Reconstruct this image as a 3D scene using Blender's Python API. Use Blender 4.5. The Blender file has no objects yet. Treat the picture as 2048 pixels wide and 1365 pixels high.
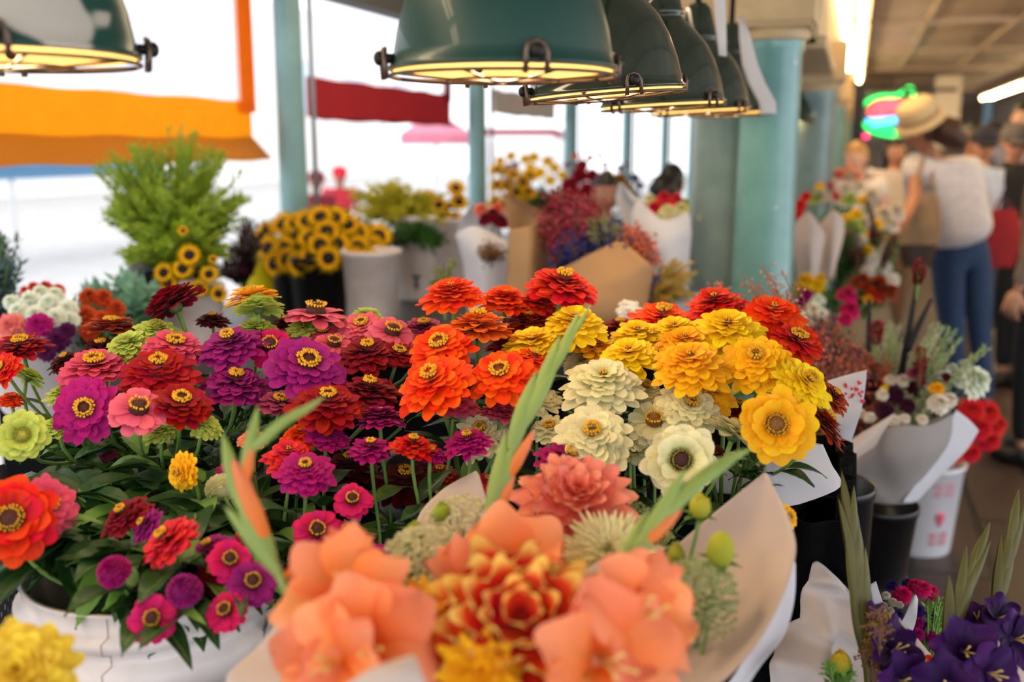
import bpy, math, random
from mathutils import Vector, Matrix, Quaternion, noise
PI = math.pi
C = bpy.context.scene.collection
SC = bpy.context.scene
# ------------------------------------------------------------------ camera frame
FOC = 2000.0                      # focal length in pixels of the 2048x1365 frame
YAW, PITCH = math.radians(18.6), math.radians(11.09)
CAM = Vector((0, 0, 1.6))
FWD = Vector((-math.sin(YAW) * math.cos(PITCH), math.cos(YAW) * math.cos(PITCH), -math.sin(PITCH)))
RGT = Vector((math.cos(YAW), math.sin(YAW), 0))
UPV = RGT.cross(FWD)
def P(px, py, d):
    """world point seen at pixel (px, py) at distance d along the view axis"""
    return CAM + FWD * d + RGT * ((px - 1024) / FOC * d) + UPV * ((682.5 - py) / FOC * d)
def onz(px, py, z):
    """world point seen at a pixel on the horizontal plane of height z"""
    r = FWD + RGT * ((px - 1024) / FOC) + UPV * ((682.5 - py) / FOC)
    return CAM + r * ((z - CAM.z) / r.z)
cam_data = bpy.data.cameras.new('camera'); cam = bpy.data.objects.new('camera', cam_data); C.objects.link(cam)
cam.matrix_world = Matrix((( RGT.x, UPV.x, -FWD.x, CAM.x), (RGT.y, UPV.y, -FWD.y, CAM.y), (RGT.z, UPV.z, -FWD.z, CAM.z), (0, 0, 0, 1)))
cam_data.sensor_width = 36; cam_data.lens = FOC / 2048 * 36
cam_data.clip_start = .05; cam_data.clip_end = 200
cam_data.dof.use_dof = True; cam_data.dof.focus_distance = 1.43; cam_data.dof.aperture_fstop = 2.4
SC.camera = cam
SC.view_settings.view_transform = 'Standard'; SC.view_settings.look = 'None'
SC.view_settings.gamma = 1; SC.view_settings.use_curve_mapping = False
# ------------------------------------------------------------------ colours, materials
def S(h, a=1):
    h = h.lstrip('#'); o = []
    for i in (0, 2, 4):
        c = int(h[i:i+2], 16) / 255
        o.append(c / 12.92 if c <= .04045 else ((c + .055) / 1.055) ** 2.4)
    return (*o, a)
class NT:
    def __init__(s, name):
        s.m = bpy.data.materials.new(name); s.m.use_nodes = True
        s.t = s.m.node_tree; s.n = s.t.nodes; s.n.clear()
        s.out = s.n.new('ShaderNodeOutputMaterial')
    def a(s, typ, **kw):
        n = s.n.new('ShaderNode' + typ)
        for k, v in kw.items():
            if k in n.inputs: n.inputs[k].default_value = v
            else: setattr(n, k, v)
        return n
    def l(s, a, b): s.t.links.new(a, b)
    def mix(s, f, a, b, bt='MIX'):
        n = s.n.new('ShaderNodeMix'); n.data_type = 'RGBA'; n.blend_type = bt
        for i, v in ((0, f), (6, a), (7, b)):
            if hasattr(v, 'node'): s.l(v, n.inputs[i])
            else: n.inputs[i].default_value = v
        return n.outputs[2]
    def math(s, op, a, b=0.0):
        n = s.n.new('ShaderNodeMath'); n.operation = op
        for i, v in ((0, a), (1, b)):
            if hasattr(v, 'node'): s.l(v, n.inputs[i])
            else: n.inputs[i].default_value = v
        return n.outputs[0]
MATS = {}
def plain(name, col, rough=.6, metal=0, spec=.5, noise_amt=.0, nscale=20, bump=0, coat=0, col2=None, trans=0):
    """a painted / plastic / cloth surface with a little procedural mottling"""
    if name in MATS: return MATS[name]
    t = NT(name); b = t.a('BsdfPrincipled', Roughness=rough, Metallic=metal)
    b.inputs['Specular IOR Level'].default_value = spec; b.inputs['Coat Weight'].default_value = coat
    col = S(col) if isinstance(col, str) else col
    if noise_amt or bump or col2:
        tc = t.a('TexCoord'); nz = t.a('TexNoise', Scale=nscale, Detail=5); t.l(tc.outputs['Object'], nz.inputs['Vector'])
        c2 = (S(col2) if isinstance(col2, str) else col2) if col2 else tuple(c * (1 - noise_amt) for c in col[:3]) + (1,)
        rp = t.a('ValToRGB'); rp.color_ramp.elements[0].position = .4; rp.color_ramp.elements[1].position = .62
        rp.color_ramp.elements[0].color = c2; rp.color_ramp.elements[1].color = col
        t.l(nz.outputs['Fac'], rp.inputs['Fac']); t.l(rp.outputs['Color'], b.inputs['Base Color'])
        if bump:
            bp = t.a('Bump', Strength=bump, Distance=.004); t.l(nz.outputs['Fac'], bp.inputs['Height']); t.l(bp.outputs['Normal'], b.inputs['Normal'])
    else: b.inputs['Base Color'].default_value = col
    sh = b.outputs[0]
    if trans:
        tr = t.a('BsdfTranslucent', Color=col); mx = t.a('MixShader', Fac=trans); t.l(sh, mx.inputs[1]); t.l(tr.outputs[0], mx.inputs[2]); sh = mx.outputs[0]
    t.l(sh, t.out.inputs[0]); MATS[name] = t.m; return t.m
def glow(name, col, st):
    if name in MATS: return MATS[name]
    t = NT(name); e = t.a('Emission', Color=S(col), Strength=st); t.l(e.outputs[0], t.out.inputs[0]); MATS[name] = t.m; return t.m
def petal(name, tip, base, mid=None, mp=.45, var=.16, trans=.28, rough=.55, bump=.25):
    """petal pigment: base-to-tip gradient along the petal (attribute pc.x), veins along it, per-petal variation (pc.z)"""
    name = 'petal_' + name
    if name in MATS: return MATS[name]
    t = NT(name); at = t.a('Attribute', attribute_name='pc'); sp = t.a('SeparateColor'); t.l(at.outputs['Color'], sp.inputs[0])
    rp = t.a('ValToRGB'); e = rp.color_ramp.elements; e[0].position = .08; e[0].color = S(base); e[1].position = .95; e[1].color = S(tip)
    if mid: m = e.new(mp); m.color = S(mid)
    t.l(sp.outputs[0], rp.inputs['Fac'])
    v = t.math('MULTIPLY_ADD', sp.outputs[2], var); t.n[-1].inputs[2].default_value = 1 - var * .62
    vm = t.a('VectorMath', operation='SCALE'); t.l(rp.outputs[0], vm.inputs[0]); t.l(v, vm.inputs['Scale'])
    hs = t.a('HueSaturation'); t.l(vm.outputs[0], hs.inputs['Color'])
    hv = t.math('MULTIPLY_ADD', sp.outputs[2], .02); t.n[-1].inputs[2].default_value = .49; t.l(hv, hs.inputs['Hue'])
    b = t.a('BsdfPrincipled', Roughness=rough); b.inputs['Specular IOR Level'].default_value = .18
    b.inputs['Sheen Weight'].default_value = .03
    t.l(hs.outputs[0], b.inputs['Base Color'])
    w = t.math('SINE', t.math('MULTIPLY', sp.outputs[1], 26.0)); bp = t.a('Bump', Strength=bump, Distance=.0006); t.l(w, bp.inputs['Height']); t.l(bp.outputs[0], b.inputs['Normal'])
    tr = t.a('BsdfTranslucent'); t.l(hs.outputs[0], tr.inputs['Color']); mx = t.a('MixShader', Fac=trans)
    t.l(b.outputs[0], mx.inputs[1]); t.l(tr.outputs[0], mx.inputs[2]); t.l(mx.outputs[0], t.out.inputs[0]); MATS[name] = t.m; return t.m
def leafmat(name, col, col2, trans=.2, rough=.42):
    name = 'leaf_' + name
    if name in MATS: return MATS[name]
    t = NT(name); at = t.a('Attribute', attribute_name='pc'); sp = t.a('SeparateColor'); t.l(at.outputs['Color'], sp.inputs[0])
    rib = t.math('ABSOLUTE', t.math('SUBTRACT', sp.outputs[1], .5)); rib = t.math('LESS_THAN', rib, .035)
    tc = t.a('TexCoord'); nz = t.a('TexNoise', Scale=26.0, Detail=3); t.l(tc.outputs['Object'], nz.inputs['Vector'])
    f = t.math('ADD', t.math('MULTIPLY', nz.outputs['Fac'], .7), t.math('MULTIPLY', sp.outputs[2], .35))
    c = t.mix(f, S(col), S(col2)); c = t.mix(t.math('MULTIPLY', rib, .35), c, S('#9db56a'))
    b = t.a('BsdfPrincipled', Roughness=rough); b.inputs['Specular IOR Level'].default_value = .4; t.l(c, b.inputs['Base Color'])
    tr = t.a('BsdfTranslucent'); t.l(c, tr.inputs['Color']); mx = t.a('MixShader', Fac=trans)
    t.l(b.outputs[0], mx.inputs[1]); t.l(tr.outputs[0], mx.inputs[2]); t.l(mx.outputs[0], t.out.inputs[0]); MATS[name] = t.m; return t.m
# ------------------------------------------------------------------ mesh builder
class MB:
    def __init__(s): s.v = []; s.f = []; s.c = []; s.mi = []
    def add(s, vs, fs, cs=None, mi=0):
        o = len(s.v); s.v.extend(vs); s.f.extend([tuple(i + o for i in f) for f in fs])
        s.c.extend(cs if cs else [(.5, .5, .5)] * len(vs)); s.mi.extend([mi] * len(fs))
    def grid(s, rows, cs=None, mi=0, close=False):
        n = len(rows[0]); vs = [p for r in rows for p in r]; fs = []
        for i in range(len(rows) - 1):
            for j in range(n if close else n - 1):
                k = (j + 1) % n; fs.append((i*n+j, i*n+k, (i+1)*n+k, (i+1)*n+j))
        s.add(vs, fs, cs, mi)
    def tube(s, pts, r, n=8, cap=True, mi=0, rnd=.5):
        pts = [Vector(p) for p in pts]; rs = r if isinstance(r, (list, tuple)) else [r] * len(pts)
        rows = []; up = None
        for i, p in enumerate(pts):
            d = (pts[min(i+1, len(pts)-1)] - pts[max(i-1, 0)])
            d = d.normalized() if d.length > 1e-9 else Vector((0, 0, 1))
            if up is None:
                up = Vector((0, 0, 1)) if abs(d.z) < .9 else Vector((1, 0, 0))
            x = up - d * up.dot(d); x = x.normalized() if x.length > 1e-6 else d.orthogonal().normalized(); up = x; y = d.cross(x)
            rows.append([p + (x * math.cos(2*PI*j/n) + y * math.sin(2*PI*j/n)) * rs[i] for j in range(n)])
        m = len(rows); cs = [(i / max(1, m - 1), j / n, rnd) for i in range(m) for j in range(n)]
        s.grid(rows, cs, mi, True)
        if cap:
            o = len(s.v) - m * n; s.f.append(tuple(o + j for j in reversed(range(n)))); s.f.append(tuple(o + (m-1)*n + j for j in range(n))); s.mi += [mi, mi]
    def lathe(s, prof, M=None, n=32, mi=0, a0=0, a1=2*PI):
        M = M or Matrix(); full = abs(a1 - a0 - 2*PI) < 1e-6; k = n if full else n + 1
        rows = [[M @ Vector((r * math.cos(a0 + (a1-a0)*j/n), r * math.sin(a0 + (a1-a0)*j/n), z)) for j in range(k)] for r, z in prof]
        cs = [(i / (len(prof)-1), j / n, .5) for i in range(len(prof)) for j in range(k)]
        s.grid(rows, cs, mi, full)
    def box(s, c, d, M=None, mi=0):
        M = M or Matrix(); c = Vector(c); h = Vector(d) / 2
        vs = [M @ (c + Vector((h.x*x, h.y*y, h.z*z))) for x in (-1, 1) for y in (-1, 1) for z in (-1, 1)]
        s.add(vs, [(0,1,3,2), (4,6,7,5), (0,4,5,1), (2,3,7,6), (0,2,6,4), (1,5,7,3)], None, mi)
    def ell(s, M, r=(1, 1, 1), n=12, m=8, mi=0, rnd=.5):
        rows = []; cs = []
        for i in range(m + 1):
            a = -PI/2 + PI*i/m
            rows.append([M @ Vector((r[0]*math.cos(a)*math.cos(2*PI*j/n), r[1]*math.cos(a)*math.sin(2*PI*j/n), r[2]*math.sin(a))) for j in range(n)])
            cs += [(i/m, j/n, rnd) for j in range(n)]
        s.grid(rows, cs, mi, True)
    def build(s, name, mat, parent=None, smooth=True, solid=0, bevel=0, subd=0):
        me = bpy.data.meshes.new(name); off = PW(parent) if parent else Vector((0, 0, 0))
        me.from_pydata([Vector(v) - off for v in s.v], [], s.f)
        for m in (mat if isinstance(mat, (list, tuple)) else [mat]): me.materials.append(m)
        if any(s.mi): me.polygons.foreach_set('material_index', s.mi)
        me.polygons.foreach_set('use_smooth', [smooth] * len(me.polygons))
        at = me.color_attributes.new('pc', 'FLOAT_COLOR', 'POINT'); buf = []
        for c in s.c: buf += [c[0], c[1], c[2], 1]
        at.data.foreach_set('color', buf)
        me.update(); o = bpy.data.objects.new(name, me); C.objects.link(o)
        if parent: o.parent = parent
        if subd: md = o.modifiers.new('s', 'SUBSURF'); md.levels = md.render_levels = subd
        if solid: md = o.modifiers.new('t', 'SOLIDIFY'); md.thickness = solid; md.offset = 0
        if bevel: md = o.modifiers.new('b', 'BEVEL'); md.width = bevel; md.segments = 2; md.limit_method = 'ANGLE'
        return o
def PW(o):
    v = Vector(o.location)
    while o.parent: o = o.parent; v += o.location
    return v
def tag(o, label=None, cat=None, group=None, kind=None):
    if label: o['label'] = label
    if cat: o['category'] = cat
    if group: o['group'] = group
    if kind: o['kind'] = kind
    return o
def thing(name, label, cat, loc=(0, 0, 0), group=None):
    o = bpy.data.objects.new(name, None); C.objects.link(o); o.location = loc; o.empty_display_size = .02
    return tag(o, label, cat, group)
def one(name, mb, mat, label, cat, group=None, loc=(0, 0, 0), **kw):
    """a thing that is a single mesh, its origin at loc"""
    t = bpy.data.objects.new('tmp', None); t.location = loc
    o = mb.build(name, mat, t, **kw); o.parent = None; o.location = loc; bpy.data.objects.remove(t)
    return tag(o, label, cat, group)
def struct(name, mb, mat, parent=None, **kw):
    o = mb.build(name, mat, parent, **kw)
    if not parent: o['kind'] = 'structure'
    return o
def copy_tree(o, parent=None):
    c = o.copy(); C.objects.link(c)
    if parent: c.parent = parent
    for ch in list(o.children): copy_tree(ch, c)
    return c
def frame(o, z, x=None):
    z = Vector(z).normalized(); x = Vector(x) if x is not None else z.orthogonal()
    x = (x - z * x.dot(z)).normalized(); y = z.cross(x)
    return Matrix(((x.x, y.x, z.x, o[0]), (x.y, y.y, z.y, o[1]), (x.z, y.z, z.z, o[2]), (0, 0, 0, 1)))
def lerp(a, b, t): return a + (b - a) * t
def bez(a, b, c, d, n):
    a, b, c, d = map(Vector, (a, b, c, d))
    return [a*(1-t)**3 + b*3*t*(1-t)**2 + c*3*t*t*(1-t) + d*t**3 for t in (i/n for i in range(n+1))]
# ------------------------------------------------------------------ light from outside: an overcast bright sky
w = bpy.data.worlds.new('sky'); SC.world = w; w.use_nodes = True
wb = w.node_tree.nodes['Background']; wb.inputs[0].default_value = (.93, .96, 1, 1); wb.inputs[1].default_value = 2.6
SC.view_settings.exposure = -.1
# ------------------------------------------------------------------ floor, ceiling, far ends
t = NT('floor_tiles'); tc = t.a('TexCoord'); mp = t.a('Mapping'); mp.inputs['Rotation'].default_value = (0, 0, PI/2); t.l(tc.outputs['Object'], mp.inputs[0])
br = t.a('TexBrick', Scale=1.0); br.offset = .5
for k, v in (('Color1', S('#46352e')), ('Color2', S('#3b2c27')), ('Mortar', S('#120c0a')), ('Mortar Size', .02), ('Mortar Smooth', .2), ('Brick Width', 1.3), ('Row Height', .3)): br.inputs[k].default_value = v
t.l(mp.outputs[0], br.inputs['Vector']); nz = t.a('TexNoise', Scale=9.0, Detail=6); t.l(tc.outputs['Object'], nz.inputs['Vector'])
b = t.a('BsdfPrincipled', Roughness=.45); t.l(t.mix(.35, br.outputs[0], nz.outputs[0], 'SOFT_LIGHT'), b.inputs['Base Color'])
bp = t.a('Bump', Strength=.3, Distance=.004); t.l(br.outputs['Fac'], bp.inputs['Height']); bp.invert = True; t.l(bp.outputs[0], b.inputs['Normal']); t.l(b.outputs[0], t.out.inputs[0])
m = MB(); m.box((.5, 14, -.05), (6.2, 36, .1)); struct('floor', m, t.m, smooth=False)
m = MB(); m.box((-28, 14, -.16), (50.8, 90, .1)); struct('street_ground', m, plain('asphalt', '#b9b6b4', .9, noise_amt=.1, nscale=3), smooth=False)
cream = plain('cream_paint', '#cdb48a', .5, noise_amt=.12, nscale=5, col2='#b99f76')
ceilm = plain('ceiling_paint', '#c9bcb0', .45, noise_amt=.1, nscale=1.5, col2='#b5a698')
m = MB(); m.box((.55, 15, 2.75), (6.3, 34, .1))
struct('ceiling', m, ceilm, smooth=False)
m = MB()
for x in (.55, 1.3, 2.2): m.box((x, 15, 2.685), (.04, 34, .03))
for k in range(9): m.box((1.6, 4 + 3*k, 2.68), (4, .08, .04))
struct('trim_1', m, ceilm, smooth=False)
m = MB(); m.box((3.6, 19, 1.35), (.1, 26, 2.8)); struct('wall_right', m, plain('storefront_paint', '#c4b299', .6, noise_amt=.2, nscale=2), smooth=False)
m = MB(); m.box((1.6, 31, 1.35), (4.1, .1, 2.8)); struct('wall_back', m, plain('far_wall_paint', '#b5a48c', .6, noise_amt=.25, nscale=1.2), smooth=False)
# cream beam over the row of columns
m = MB(); m.box((-.3, 15.7, 2.33), (.3, 23.4, .74)); m.box((-.3, 15.7, 1.975), (.36, 23.4, .05))
struct('beam', m, cream, smooth=False, bevel=.01)
# ------------------------------------------------------------------ columns
def colmat(name, base, light, chips=True):
    t = NT(name); tc = t.a('TexCoord'); nz = t.a('TexNoise', Scale=5.0, Detail=8, Roughness=.65); t.l(tc.outputs['Object'], nz.inputs['Vector'])
    n2 = t.a('TexNoise', Scale=26.0, Detail=5); t.l(tc.outputs['Object'], n2.inputs['Vector'])
    c = t.mix(nz.outputs['Fac'], S(base), S(light))
    r = t.a('ValToRGB'); r.color_ramp.elements[0].position = .71; r.color_ramp.elements[1].position = .73; t.l(n2.outputs['Fac'], r.inputs['Fac'])
    if chips: c = t.mix(r.outputs[0], c, S('#d8d2c0'))
    b = t.a('BsdfPrincipled', Roughness=.28); b.inputs['Coat Weight'].default_value = .5; b.inputs['Coat Roughness'].default_value = .12; t.l(c, b.inputs['Base Color']); bp = t.a('Bump', Strength=.5, Distance=.004)
    t.l(nz.outputs['Fac'], bp.inputs['Height']); t.l(bp.outputs[0], b.inputs['Normal']); t.l(b.outputs[0], t.out.inputs[0]); return t.m
teal = colmat('teal_enamel', '#447c7a', '#86b8b6'); teal2 = colmat('worn_teal_enamel', '#4c6c66', '#9db0b0')
tealp = plain('teal_post_paint', '#7aa3a6', .4, noise_amt=.15, nscale=6)
def column(px, d, r, label, mat, top=1.935, capital=True, group=None):
    p = P(px, 600, d); o = thing('round_column', label, 'column', (p.x, p.y, 0), group); o['kind'] = 'structure'
    m = MB(); M = Matrix.Translation((p.x, p.y, 0))
    m.lathe([(r*1.5, 0), (r*1.5, .12), (r*1.12, .16), (r*1.06, .3), (r*1.03, 1.0), (r*.93, top - .04), (r*.98, top - .03), (r*.98, top)], M, 40)
    m.build('shaft', mat, o)
    if capital:
        m = MB(); m.lathe([(r*.9, top - .005), (r*1.12, top + .0), (r*1.15, top + .025), (r*1.08, top + .04), (r*1.08, top + .05)], M, 40)
        w = r*1.3
        m.box((p.x, p.y, top + .145), (w*2, w*2, .19)); m.box((p.x, p.y, top + .045), (w*1.85, w*1.85, .02))
        m.build('capital', cream, o, smooth=False)
    return o
column(1521, 3.45, .102, 'teal enamelled round column with cream capital, nearest to the lamps', teal)
column(1436, 3.64, .114, 'greyer worn teal column standing close beside the brighter column', teal2)
for i, (px, d) in enumerate(((1612, 5.4), (1640, 7.6), (1655, 9.8), (1668, 12.4))):
    column(px, d, .106, ('teal column half hidden just behind the brighter front column', 'third teal column along the aisle, carrying a small pale notice',
        'fourth teal column along the aisle', 'farthest teal column visible along the aisle')[i], teal if i % 2 else teal2, top=1.875)
q = P(1662, 270, 7.4); m = MB(); m.box((0, 0, 0), (.08, .003, .06), Matrix.Translation(q)); one('notice', m, plain('notice_paper', '#e8dcd2', .8), 'small pale notice stuck to a teal column down the aisle', 'notice')
# slim posts along the open side of the market
PX = -2.4
for i in range(6):
    y = 4.03 + 2.37 * i
    o = thing('market_post', ('slim teal post between the orange and the dark red awning', 'slim teal post between the dark red and the beige awning',
        'third slim teal post along the open side', 'fourth slim teal post along the open side', 'fifth slim teal post along the open side', 'farthest slim teal post along the open side')[i], 'post', (PX, y, 0))
    o['kind'] = 'structure'
    m = MB(); m.lathe([(.1, 0), (.1, .1), (.066, .14), (.064, 1.2), (.058, 2.75)], Matrix.Translation((PX, y, 0)), 24); m.build('shaft', tealp, o)
    m = MB(); m.tube([(PX + .085, y + .05, 1.0), (PX + .085, y + .05, 2.75)], .012, 8); m.build('conduit', plain('conduit_grey', '#8b9096', .4, metal=.3), o)
m = MB(); m.box((PX, 14, 2.46), (.12, 31, .36)); struct('trim_2', m, plain('dark_lintel', '#5a5a58', .6), smooth=False)
# ------------------------------------------------------------------ roll-down awnings on the open side
def awning(y0, y1, zb, zt, col, name, label, border, zlip):
    x = PX - .2; o = thing('awning', label, 'awning', (x, (y0+y1)/2, zb))
    mm = plain(col + '_cloth', S(border), .8, noise_amt=.1, nscale=12, trans=.45 if col == 'orange' else .22)
    m = MB(); n = 24
    def wav(y, z): return .008*math.sin(y*9) + .004*math.sin(y*31 + z*5)
    rows = [[(x + wav(lerp(y0, y1, j/n), z) , lerp(y0, y1, j/n), z + .004*math.sin(j*1.1)) for j in range(n+1)] for z in (zb, (zb+zt)/2, zt)]
    m.grid(rows); m.build('valance', mm, o)
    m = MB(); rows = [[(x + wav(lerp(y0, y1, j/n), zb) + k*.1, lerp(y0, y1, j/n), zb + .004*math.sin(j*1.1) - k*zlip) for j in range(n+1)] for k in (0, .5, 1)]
    m.grid(rows); m.build('lip', plain(col + '_lip_cloth', tuple(c*.55 for c in S(border)[:3]) + (1,), .8, trans=.2), o)  # valance colour darkened to paint the shade of the underside
    m = MB()
    for yy in ((y1 - .1, y1 + .02),): m.box((x, (yy[0]+yy[1])/2, (zt + 2.6)/2), (.02, yy[1]-yy[0] + .0, 2.6 - zt + .1))
    m.build('side_band', mm, o, smooth=False)
    m = MB(); rows = [[(x + .01, lerp(y0, y1 - .1, j/n), z) for j in range(n+1)] for z in (zt, 2.6)]; m.grid(rows)
    t = MATS.get('clear_vinyl')
    if not t:
        q = NT('clear_vinyl'); tr = q.a('BsdfTransparent', Color=(.97, .98, 1, 1)); tl = q.a('BsdfTranslucent', Color=(.95, .96, 1, 1)); mx = q.a('MixShader', Fac=.45)
        q.l(tr.outputs[0], mx.inputs[1]); q.l(tl.outputs[0], mx.inputs[2]); q.l(mx.outputs[0], q.out.inputs[0]); t = MATS['clear_vinyl'] = q.m
    m.build('vinyl_window', t, o); return o
def yat(px): # y along the awning plane that falls on image column px
    r = FWD + RGT * ((px - 1024) / FOC) + UPV * .19; return (r * ((PX - .2) / r.x)).y
def zat(px, py):
    r = FWD + RGT * ((px - 1024) / FOC) + UPV * ((682.5 - py) / FOC); return 1.6 + r.z * ((PX - .2) / r.x)
awning(yat(-330), yat(508), zat(505, 275), zat(505, 203), 'orange', '', 'orange cloth awning with a clear vinyl window, above the feathery green bunch', '#ff9a0a', .1)
awning(yat(618), yat(900), zat(895, 248), zat(895, 188), 'dark_red', '', 'dark red cloth awning with a clear vinyl window, between two teal posts', '#a51f26', .02)
awning(yat(985), yat(1112), zat(1100, 236), zat(1100, 195), 'beige', '', 'beige cloth awning beyond the dark red one', '#b9a795', .02)
# ------------------------------------------------------------------ the bright street beyond
def streetbox(name, label, cat, c, d, col):
    m = MB(); m.box((0, 0, 0), d, Matrix.Translation(c)); return one(name, m, plain(name + col[1:], col, .8, noise_amt=.05), label, cat, loc=c, smooth=False)
m = MB(); m.box((-26, 14, 4), (.4, 80, 8.2))
for k in range(14): m.box((-25.75, -22 + 6*k, 4.4), (.2, 2.2, 2.6), mi=1)
o = m.build('street_facade', [plain('pale_facade', '#ece8e4', .8, noise_amt=.06, nscale=.4), plain('pale_window', '#b8c4d4', .3)], smooth=False)
tag(o, 'pale sunlit building facade across the street', 'building')
o = thing('market_umbrella', 'faded red street canopy seen under the dark red awning', 'canopy', (-8.6, 13.6, 0)); p = P(872, 268, 16)
o.location = (p.x, p.y, 0); m = MB(); M = Matrix.Translation((p.x, p.y, 0)); m.lathe([(0.02, 2.12), (.3, 1.98), (.62, 1.78), (.62, 1.6)], M, 8)
m.build('canopy', plain('faded_red', '#e890a4', .8, trans=.3), o, smooth=False); m = MB(); m.tube([(p.x, p.y, 0), (p.x, p.y, 2.1)], .03); m.build('pole', plain('white_pole', '#e5e5e5', .5), o)  # canopy red is paled to imitate the overexposed street light
p = P(1045, 265, 24); o = thing('parked_van', 'blurred white van with dark red roof band out in the street', 'van', (p.x, p.y, -.11)); M = Matrix.Translation((p.x, p.y, 0)) @ Matrix.Rotation(.2, 4, 'Z')
m = MB(); m.box((0, 0, 1.0), (2.0, 4.2, 1.6), M); m.build('body', plain('van_white', '#f0eef0', .4), o, bevel=.15)
m = MB(); m.box((0, 0, 1.82), (1.95, 3.6, .3), M); m.build('roof_band', plain('van_red', '#8a2a3a', .5), o, bevel=.06)
for sx in (-1, 1):
    for sy in (-1.3, 1.3):
        m = MB(); m.tube([M @ Vector((sx*.92, sy, .24)), M @ Vector((sx*1.02, sy, .24))], .34, 20); m.build('wheel', plain('tyre', '#18181a', .8), o)
# ------------------------------------------------------------------ strip lights under the ceiling
lampw = glow('warm_bulb', '#ffe0a8', 34)
def strip(x, y0, y1, z, label, n, lampw=lampw):
    o = thing('ceiling_strip_light', label, 'ceiling light', (x, (y0+y1)/2, z))
    m = MB(); m.box((x, (y0+y1)/2, z + .06), (.22, y1-y0, .07)); m.build('housing', cream, o, smooth=False)
    for s in (-.06, .06):
        m = MB(); k = int(n)
        m.tube([(x+s, y0+.03, z), (x+s, y1-.03, z)], .022, 10); m.build('tube', lampw, o)
        for e in (y0+.015, y1-.015):
            m = MB(); m.box((x+s, e, z+.01), (.04, .03, .06)); m.build('lamp_holder', plain('holder_white', '#e8e0d0', .5), o, smooth=False)
    return o
for k in range(2, 8): strip(-.06, 1.2 + 1.85*k, 2.95 + 1.85*k, 2.52, 'warm twin-tube strip light in the row beside the cream beam', 9)
for k in range(9): strip(2.42, 6.0 + 1.85*k, 7.75 + 1.85*k, 2.52, 'warm twin-tube strip light in the long row over the storefront side of the aisle', 9)
for k in range(4): strip(-1.3, -1.9 + 1.85*k, -.15 + 1.85*k, 2.5, 'warm twin-tube strip light over the flower tables, above the picture', 9, glow('soft_bulb', '#ffe6c0', 20))  # unseen row, added to brighten the flowers below
for o in C.objects:
    if o.name.startswith('ceiling_strip') and 'flower tables' in o['label']: o['group'] = 'strip lights over the flower tables'
    if o.name.startswith('ceiling_strip') and 'cream beam' in o['label']: o['group'] = 'strip lights beside the beam'
    if o.name.startswith('ceiling_strip') and 'storefront' in o['label']: o['group'] = 'strip lights over the storefront side'
# ------------------------------------------------------------------ green enamel pendant lamps over the stall
enamel = plain('green_enamel', '#103f36', .4, coat=.2, noise_amt=.15, nscale=4); enamel2 = plain('olive_green_enamel', '#232f22', .16, coat=.5, noise_amt=.1, nscale=4)
worn = NT('chipped_green_enamel'); 
def chipped():
    t = worn; tc = t.a('TexCoord'); nz = t.a('TexNoise', Scale=9.0, Detail=2, Roughness=.4); t.l(tc.outputs['Object'], nz.inputs['Vector'])
    r = t.a('ValToRGB'); r.color_ramp.elements[0].position = .56; r.color_ramp.elements[1].position = .575; t.l(nz.outputs['Fac'], r.inputs['Fac'])
    b = t.a('BsdfPrincipled', Roughness=.3); t.l(t.mix(r.outputs[0], S('#15453c'), S('#b5aea2')), b.inputs['Base Color']); t.l(b.outputs[0], t.out.inputs[0]); return t.m
chip = chipped()
inner = plain('lamp_inner_white', '#e8cf90', .5); wire = plain('guard_wire', '#6a5a50', .4, metal=.8); dark = plain('dark_iron', '#26211f', .5, metal=.5)
bulbm = glow('pendant_bulb', '#ffc860', 8)
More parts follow.
